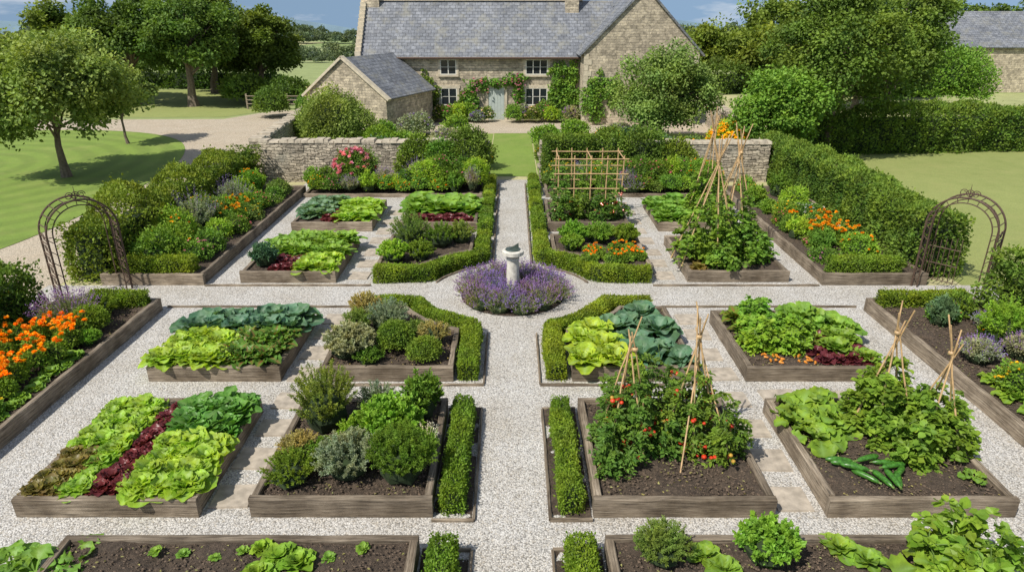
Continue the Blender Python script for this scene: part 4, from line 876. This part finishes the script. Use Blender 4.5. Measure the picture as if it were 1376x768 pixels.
wall_climber('climbing_rose',[(-.9,2.2,1.5,.26),(-1.9,2.0,.5,.4),(-2.5,1.0,.6,1.0),(.2,2.35,.7,.35),(.4,1.2,.3,1.2)],M_bean,41.93,fl=M_pink)
wall_climber('wisteria_climber',[(2.7,2.1,.5,.8),(3.4,1.4,.6,1.4),(2.8,2.9,.7,.4),(3.6,2.7,.35,.7),(2.4,1.0,.4,.8)],M_bean,41.93)
wall_climber('ivy_climber',[(-4.9,1.4,.5,1.3),(-2.9,.8,.5,.8)],M_tree,41.93)
wall_climber('ivy_climber',[(4.6,1.5,.7,1.3),(5.6,2.0,.6,.8)],M_bean,39.83)
for i,x in enumerate(np.linspace(-5.3,3.9,18)):
    if -1.5<x<-.3: continue
    k=i%5; bush('front_garden_shrub',x,41.0+jit(.3),.4+.15*rng.random(),.6+.5*rng.random(),[M_grn,M_sage,M_tree,M_bean,M_lime][k],.09,lump=.3,cover=1.5,fl=[None,M_lavf,M_wht,M_pink,None][k],fn=30,fs=.06)
for i in range(26):
    s=-1 if i%2 else 1; x=s*(1.4+rng.random()*6.5); y=28+rng.random()*8.5
    if x<-5.5 and y>35.5: continue
    bush('garden_shrub',x,y,.6+.3*rng.random(),.7+.6*rng.random(),[M_grn,M_sage,M_tree,M_bean,M_kale][i%5],.1,lump=.3,cover=1.6,fl=[None,M_lavf,M_yel,None,None][i%5],fn=30,fs=.06)
bush('round_shrub',-8.4,32.5,1.75,2.5,M_apple,.1,lump=.3); bush('round_shrub',-14.8,43,1.0,1.7,M_tree,.12,lump=.12); bush('round_shrub',-12.7,44.5,.9,1.4,M_bean,.12,lump=.25)
bush('round_shrub',-12.6,47.5,1.2,1.5,M_gold,.14,lump=.3); bush('round_shrub',-16.0,50,1.6,1.7,M_tree,.16,lump=.3)
bush('field_bush',-18.5,49.5,1.8,2.0,M_tree,.2,lump=.3)
bush('yellow_flower_shrub',9.4,29.5,1.0,1.7,M_lime,.1,fl=M_yel,fn=160,fs=.08)
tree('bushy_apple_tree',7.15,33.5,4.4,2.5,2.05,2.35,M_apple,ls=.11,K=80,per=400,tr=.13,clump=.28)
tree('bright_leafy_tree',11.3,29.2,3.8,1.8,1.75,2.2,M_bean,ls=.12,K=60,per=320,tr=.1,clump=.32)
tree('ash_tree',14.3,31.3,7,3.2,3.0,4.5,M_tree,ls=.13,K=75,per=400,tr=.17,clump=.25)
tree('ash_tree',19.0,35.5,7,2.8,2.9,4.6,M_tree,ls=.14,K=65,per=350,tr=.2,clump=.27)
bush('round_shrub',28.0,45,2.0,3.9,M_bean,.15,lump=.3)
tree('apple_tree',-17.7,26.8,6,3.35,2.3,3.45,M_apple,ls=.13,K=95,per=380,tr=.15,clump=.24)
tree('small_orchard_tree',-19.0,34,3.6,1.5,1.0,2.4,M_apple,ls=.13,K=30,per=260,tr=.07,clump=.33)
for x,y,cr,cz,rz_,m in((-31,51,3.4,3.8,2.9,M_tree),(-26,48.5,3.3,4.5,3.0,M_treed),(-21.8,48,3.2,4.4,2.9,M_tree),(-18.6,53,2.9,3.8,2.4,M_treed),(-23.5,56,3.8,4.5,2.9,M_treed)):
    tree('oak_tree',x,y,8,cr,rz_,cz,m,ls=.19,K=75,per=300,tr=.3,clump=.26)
for x,y,cr,top in((-40,58,3.0,4.0),(-46,62,4,4.4),(-34,62,3,3.8),(16.5,62,3.2,5.0),(20.5,58,3,5.0),(23.5,64,4,7.4),(26.5,60,3,6.6),(30,68,4,6.0),(12.5,66,3,4.8),(27,52,2.6,5.6),(23,47,2.8,6.2)):
    tree('background_tree',x,y,top,cr,top*.42,top*.58,M_tree,ls=.25,K=45,per=200,tr=.2,clump=.32,z0=hzf(x,y))
for x,y,cr,top in((50,90,5,8.5),(59,95,5,8),(68,95,5,8.5),(43,92,4,8)):
    tree('background_tree',x,y,top,cr,top*.42,top*.58,M_treed,ls=.35,K=45,per=160,tr=.2,clump=.32,z0=hzf(x,y))
hedge('field_hedge',[(-48,62),(-30,60),(-20,59)],2,1.9,.22,M_treed,1.5,lump=.3)
hedge('field_hedge',[(10,57),(24,55),(32,54)],2,2.1,.22,M_treed,1.5,lump=.3)
mb=MB()
for (xa,ya,xb,yb,h) in((-120,110,-5,98,1.8),(-160,170,20,150,3),(-220,240,60,230,4),(-300,330,120,340,6),(-420,450,220,440,7),(-520,600,400,590,9),(-720,770,700,770,11),(30,110,160,105,4),(60,170,260,180,6),(100,260,360,270,8)):
    n=int(abs(xb-xa)/(h*.6))
    for i in range(n):
        t=(i+rng.random())/n; x=xa+(xb-xa)*t; y=ya+(yb-ya)*t+rng.normal()*h*.5; hh=h*(.4+.8*rng.random()**2); z=hzf(x,y)
        bush_into(mb,(x,y,z+hh*.4),(hh*.7,hh*.6,hh*.6),hh*.16,cover=1.2,lump=.3,core=1,zf=z-1)
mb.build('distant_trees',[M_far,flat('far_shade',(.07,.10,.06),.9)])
mb=MB(); xx=np.linspace(-900,900,80); zt=-18+10*np.abs(np.sin(xx*.006+1))+6*np.sin(xx*.017); v=np.concatenate([np.stack([xx,xx*0+800,xx*0-24],1),np.stack([xx,xx*0+812,zt+4],1)]); i=np.arange(79)
mb.add(v,np.stack([i,i+1,i+81,i+80],1)); mb.build('distant_hills',[flat('hazy_blue_hill',(.16,.24,.30),.95,ns=.03,var=.15)],smooth=True)  # distance haze painted in as a bluish base colour
mb=MB()
for i in range(7): box(mb,(-17.6+i*.9,46.6,.5),(.1,.1,1.0))
for z in(.35,.6,.85): tube(mb,[(-17.6,46.55,z),(-12.2,46.55,z)],.035,5)
mb.build('field_fence',[flat('fence_wood',(.25,.2,.14),.8)])
# ------------------------------------------------------------------ light, sky, camera
w=bpy.data.worlds.new('World'); bpy.context.scene.world=w; w.use_nodes=True; nt=w.node_tree; bg=nt.nodes['Background']
sd=Vector((-.58,-.55,.98)).normalized(); el=math.asin(sd.z); az=math.atan2(sd.x,sd.y)
sky=nt.nodes.new('ShaderNodeTexSky'); sky.sky_type='NISHITA'; sky.sun_disc=False; sky.sun_elevation=el; sky.sun_rotation=az; sky.air_density=1.0; sky.dust_density=.4
tc=nt.nodes.new('ShaderNodeTexCoord'); sp=nt.nodes.new('ShaderNodeSeparateXYZ'); nt.links.new(tc.outputs['Generated'],sp.inputs[0])
ma=nt.nodes.new('ShaderNodeMath'); ma.operation='MAXIMUM'; ma.inputs[1].default_value=.2; nt.links.new(sp.outputs[2],ma.inputs[0])
cb=nt.nodes.new('ShaderNodeCombineXYZ'); nt.links.new(sp.outputs[0],cb.inputs[0]); nt.links.new(sp.outputs[1],cb.inputs[1]); nt.links.new(ma.outputs[0],cb.inputs[2]); nt.links.new(cb.outputs[0],sky.inputs[0])
mp=nt.nodes.new('ShaderNodeMapping'); mp.inputs['Scale'].default_value=(3,3,14); nt.links.new(tc.outputs['Generated'],mp.inputs[0])
cn=noise(nt,1.6,7,mp.outputs[0],.6); cf=ramp(nt,cn,[(.46,0.0),(.66,.8)])
col=mix(nt,cf,sky.outputs[0],(8.6,8.8,9.0)); nt.links.new(col,bg.inputs[0]); bg.inputs[1].default_value=.1
sl=bpy.data.lights.new('sun','SUN'); sl.energy=5.0; sl.angle=math.radians(.53); sl.color=(1,.95,.865)
so=bpy.data.objects.new('sun',sl); so.rotation_euler=sd.to_track_quat('Z','Y').to_euler(); COL.objects.link(so)
cam=bpy.data.cameras.new('camera'); cam.lens=24; cam.sensor_width=36; cam.clip_end=3000; co=bpy.data.objects.new('camera',cam); COL.objects.link(co)
co.location=(0,0,6.2); th=math.atan(372/917.3); co.rotation_euler=(math.pi/2-th,0,0)
sc=bpy.context.scene; sc.camera=co
sc.view_settings.view_transform='Standard'; sc.view_settings.look='None'; sc.view_settings.exposure=0
print('POLYS',sum(len(o.data.polygons) for o in bpy.data.objects if o.type=='MESH'))
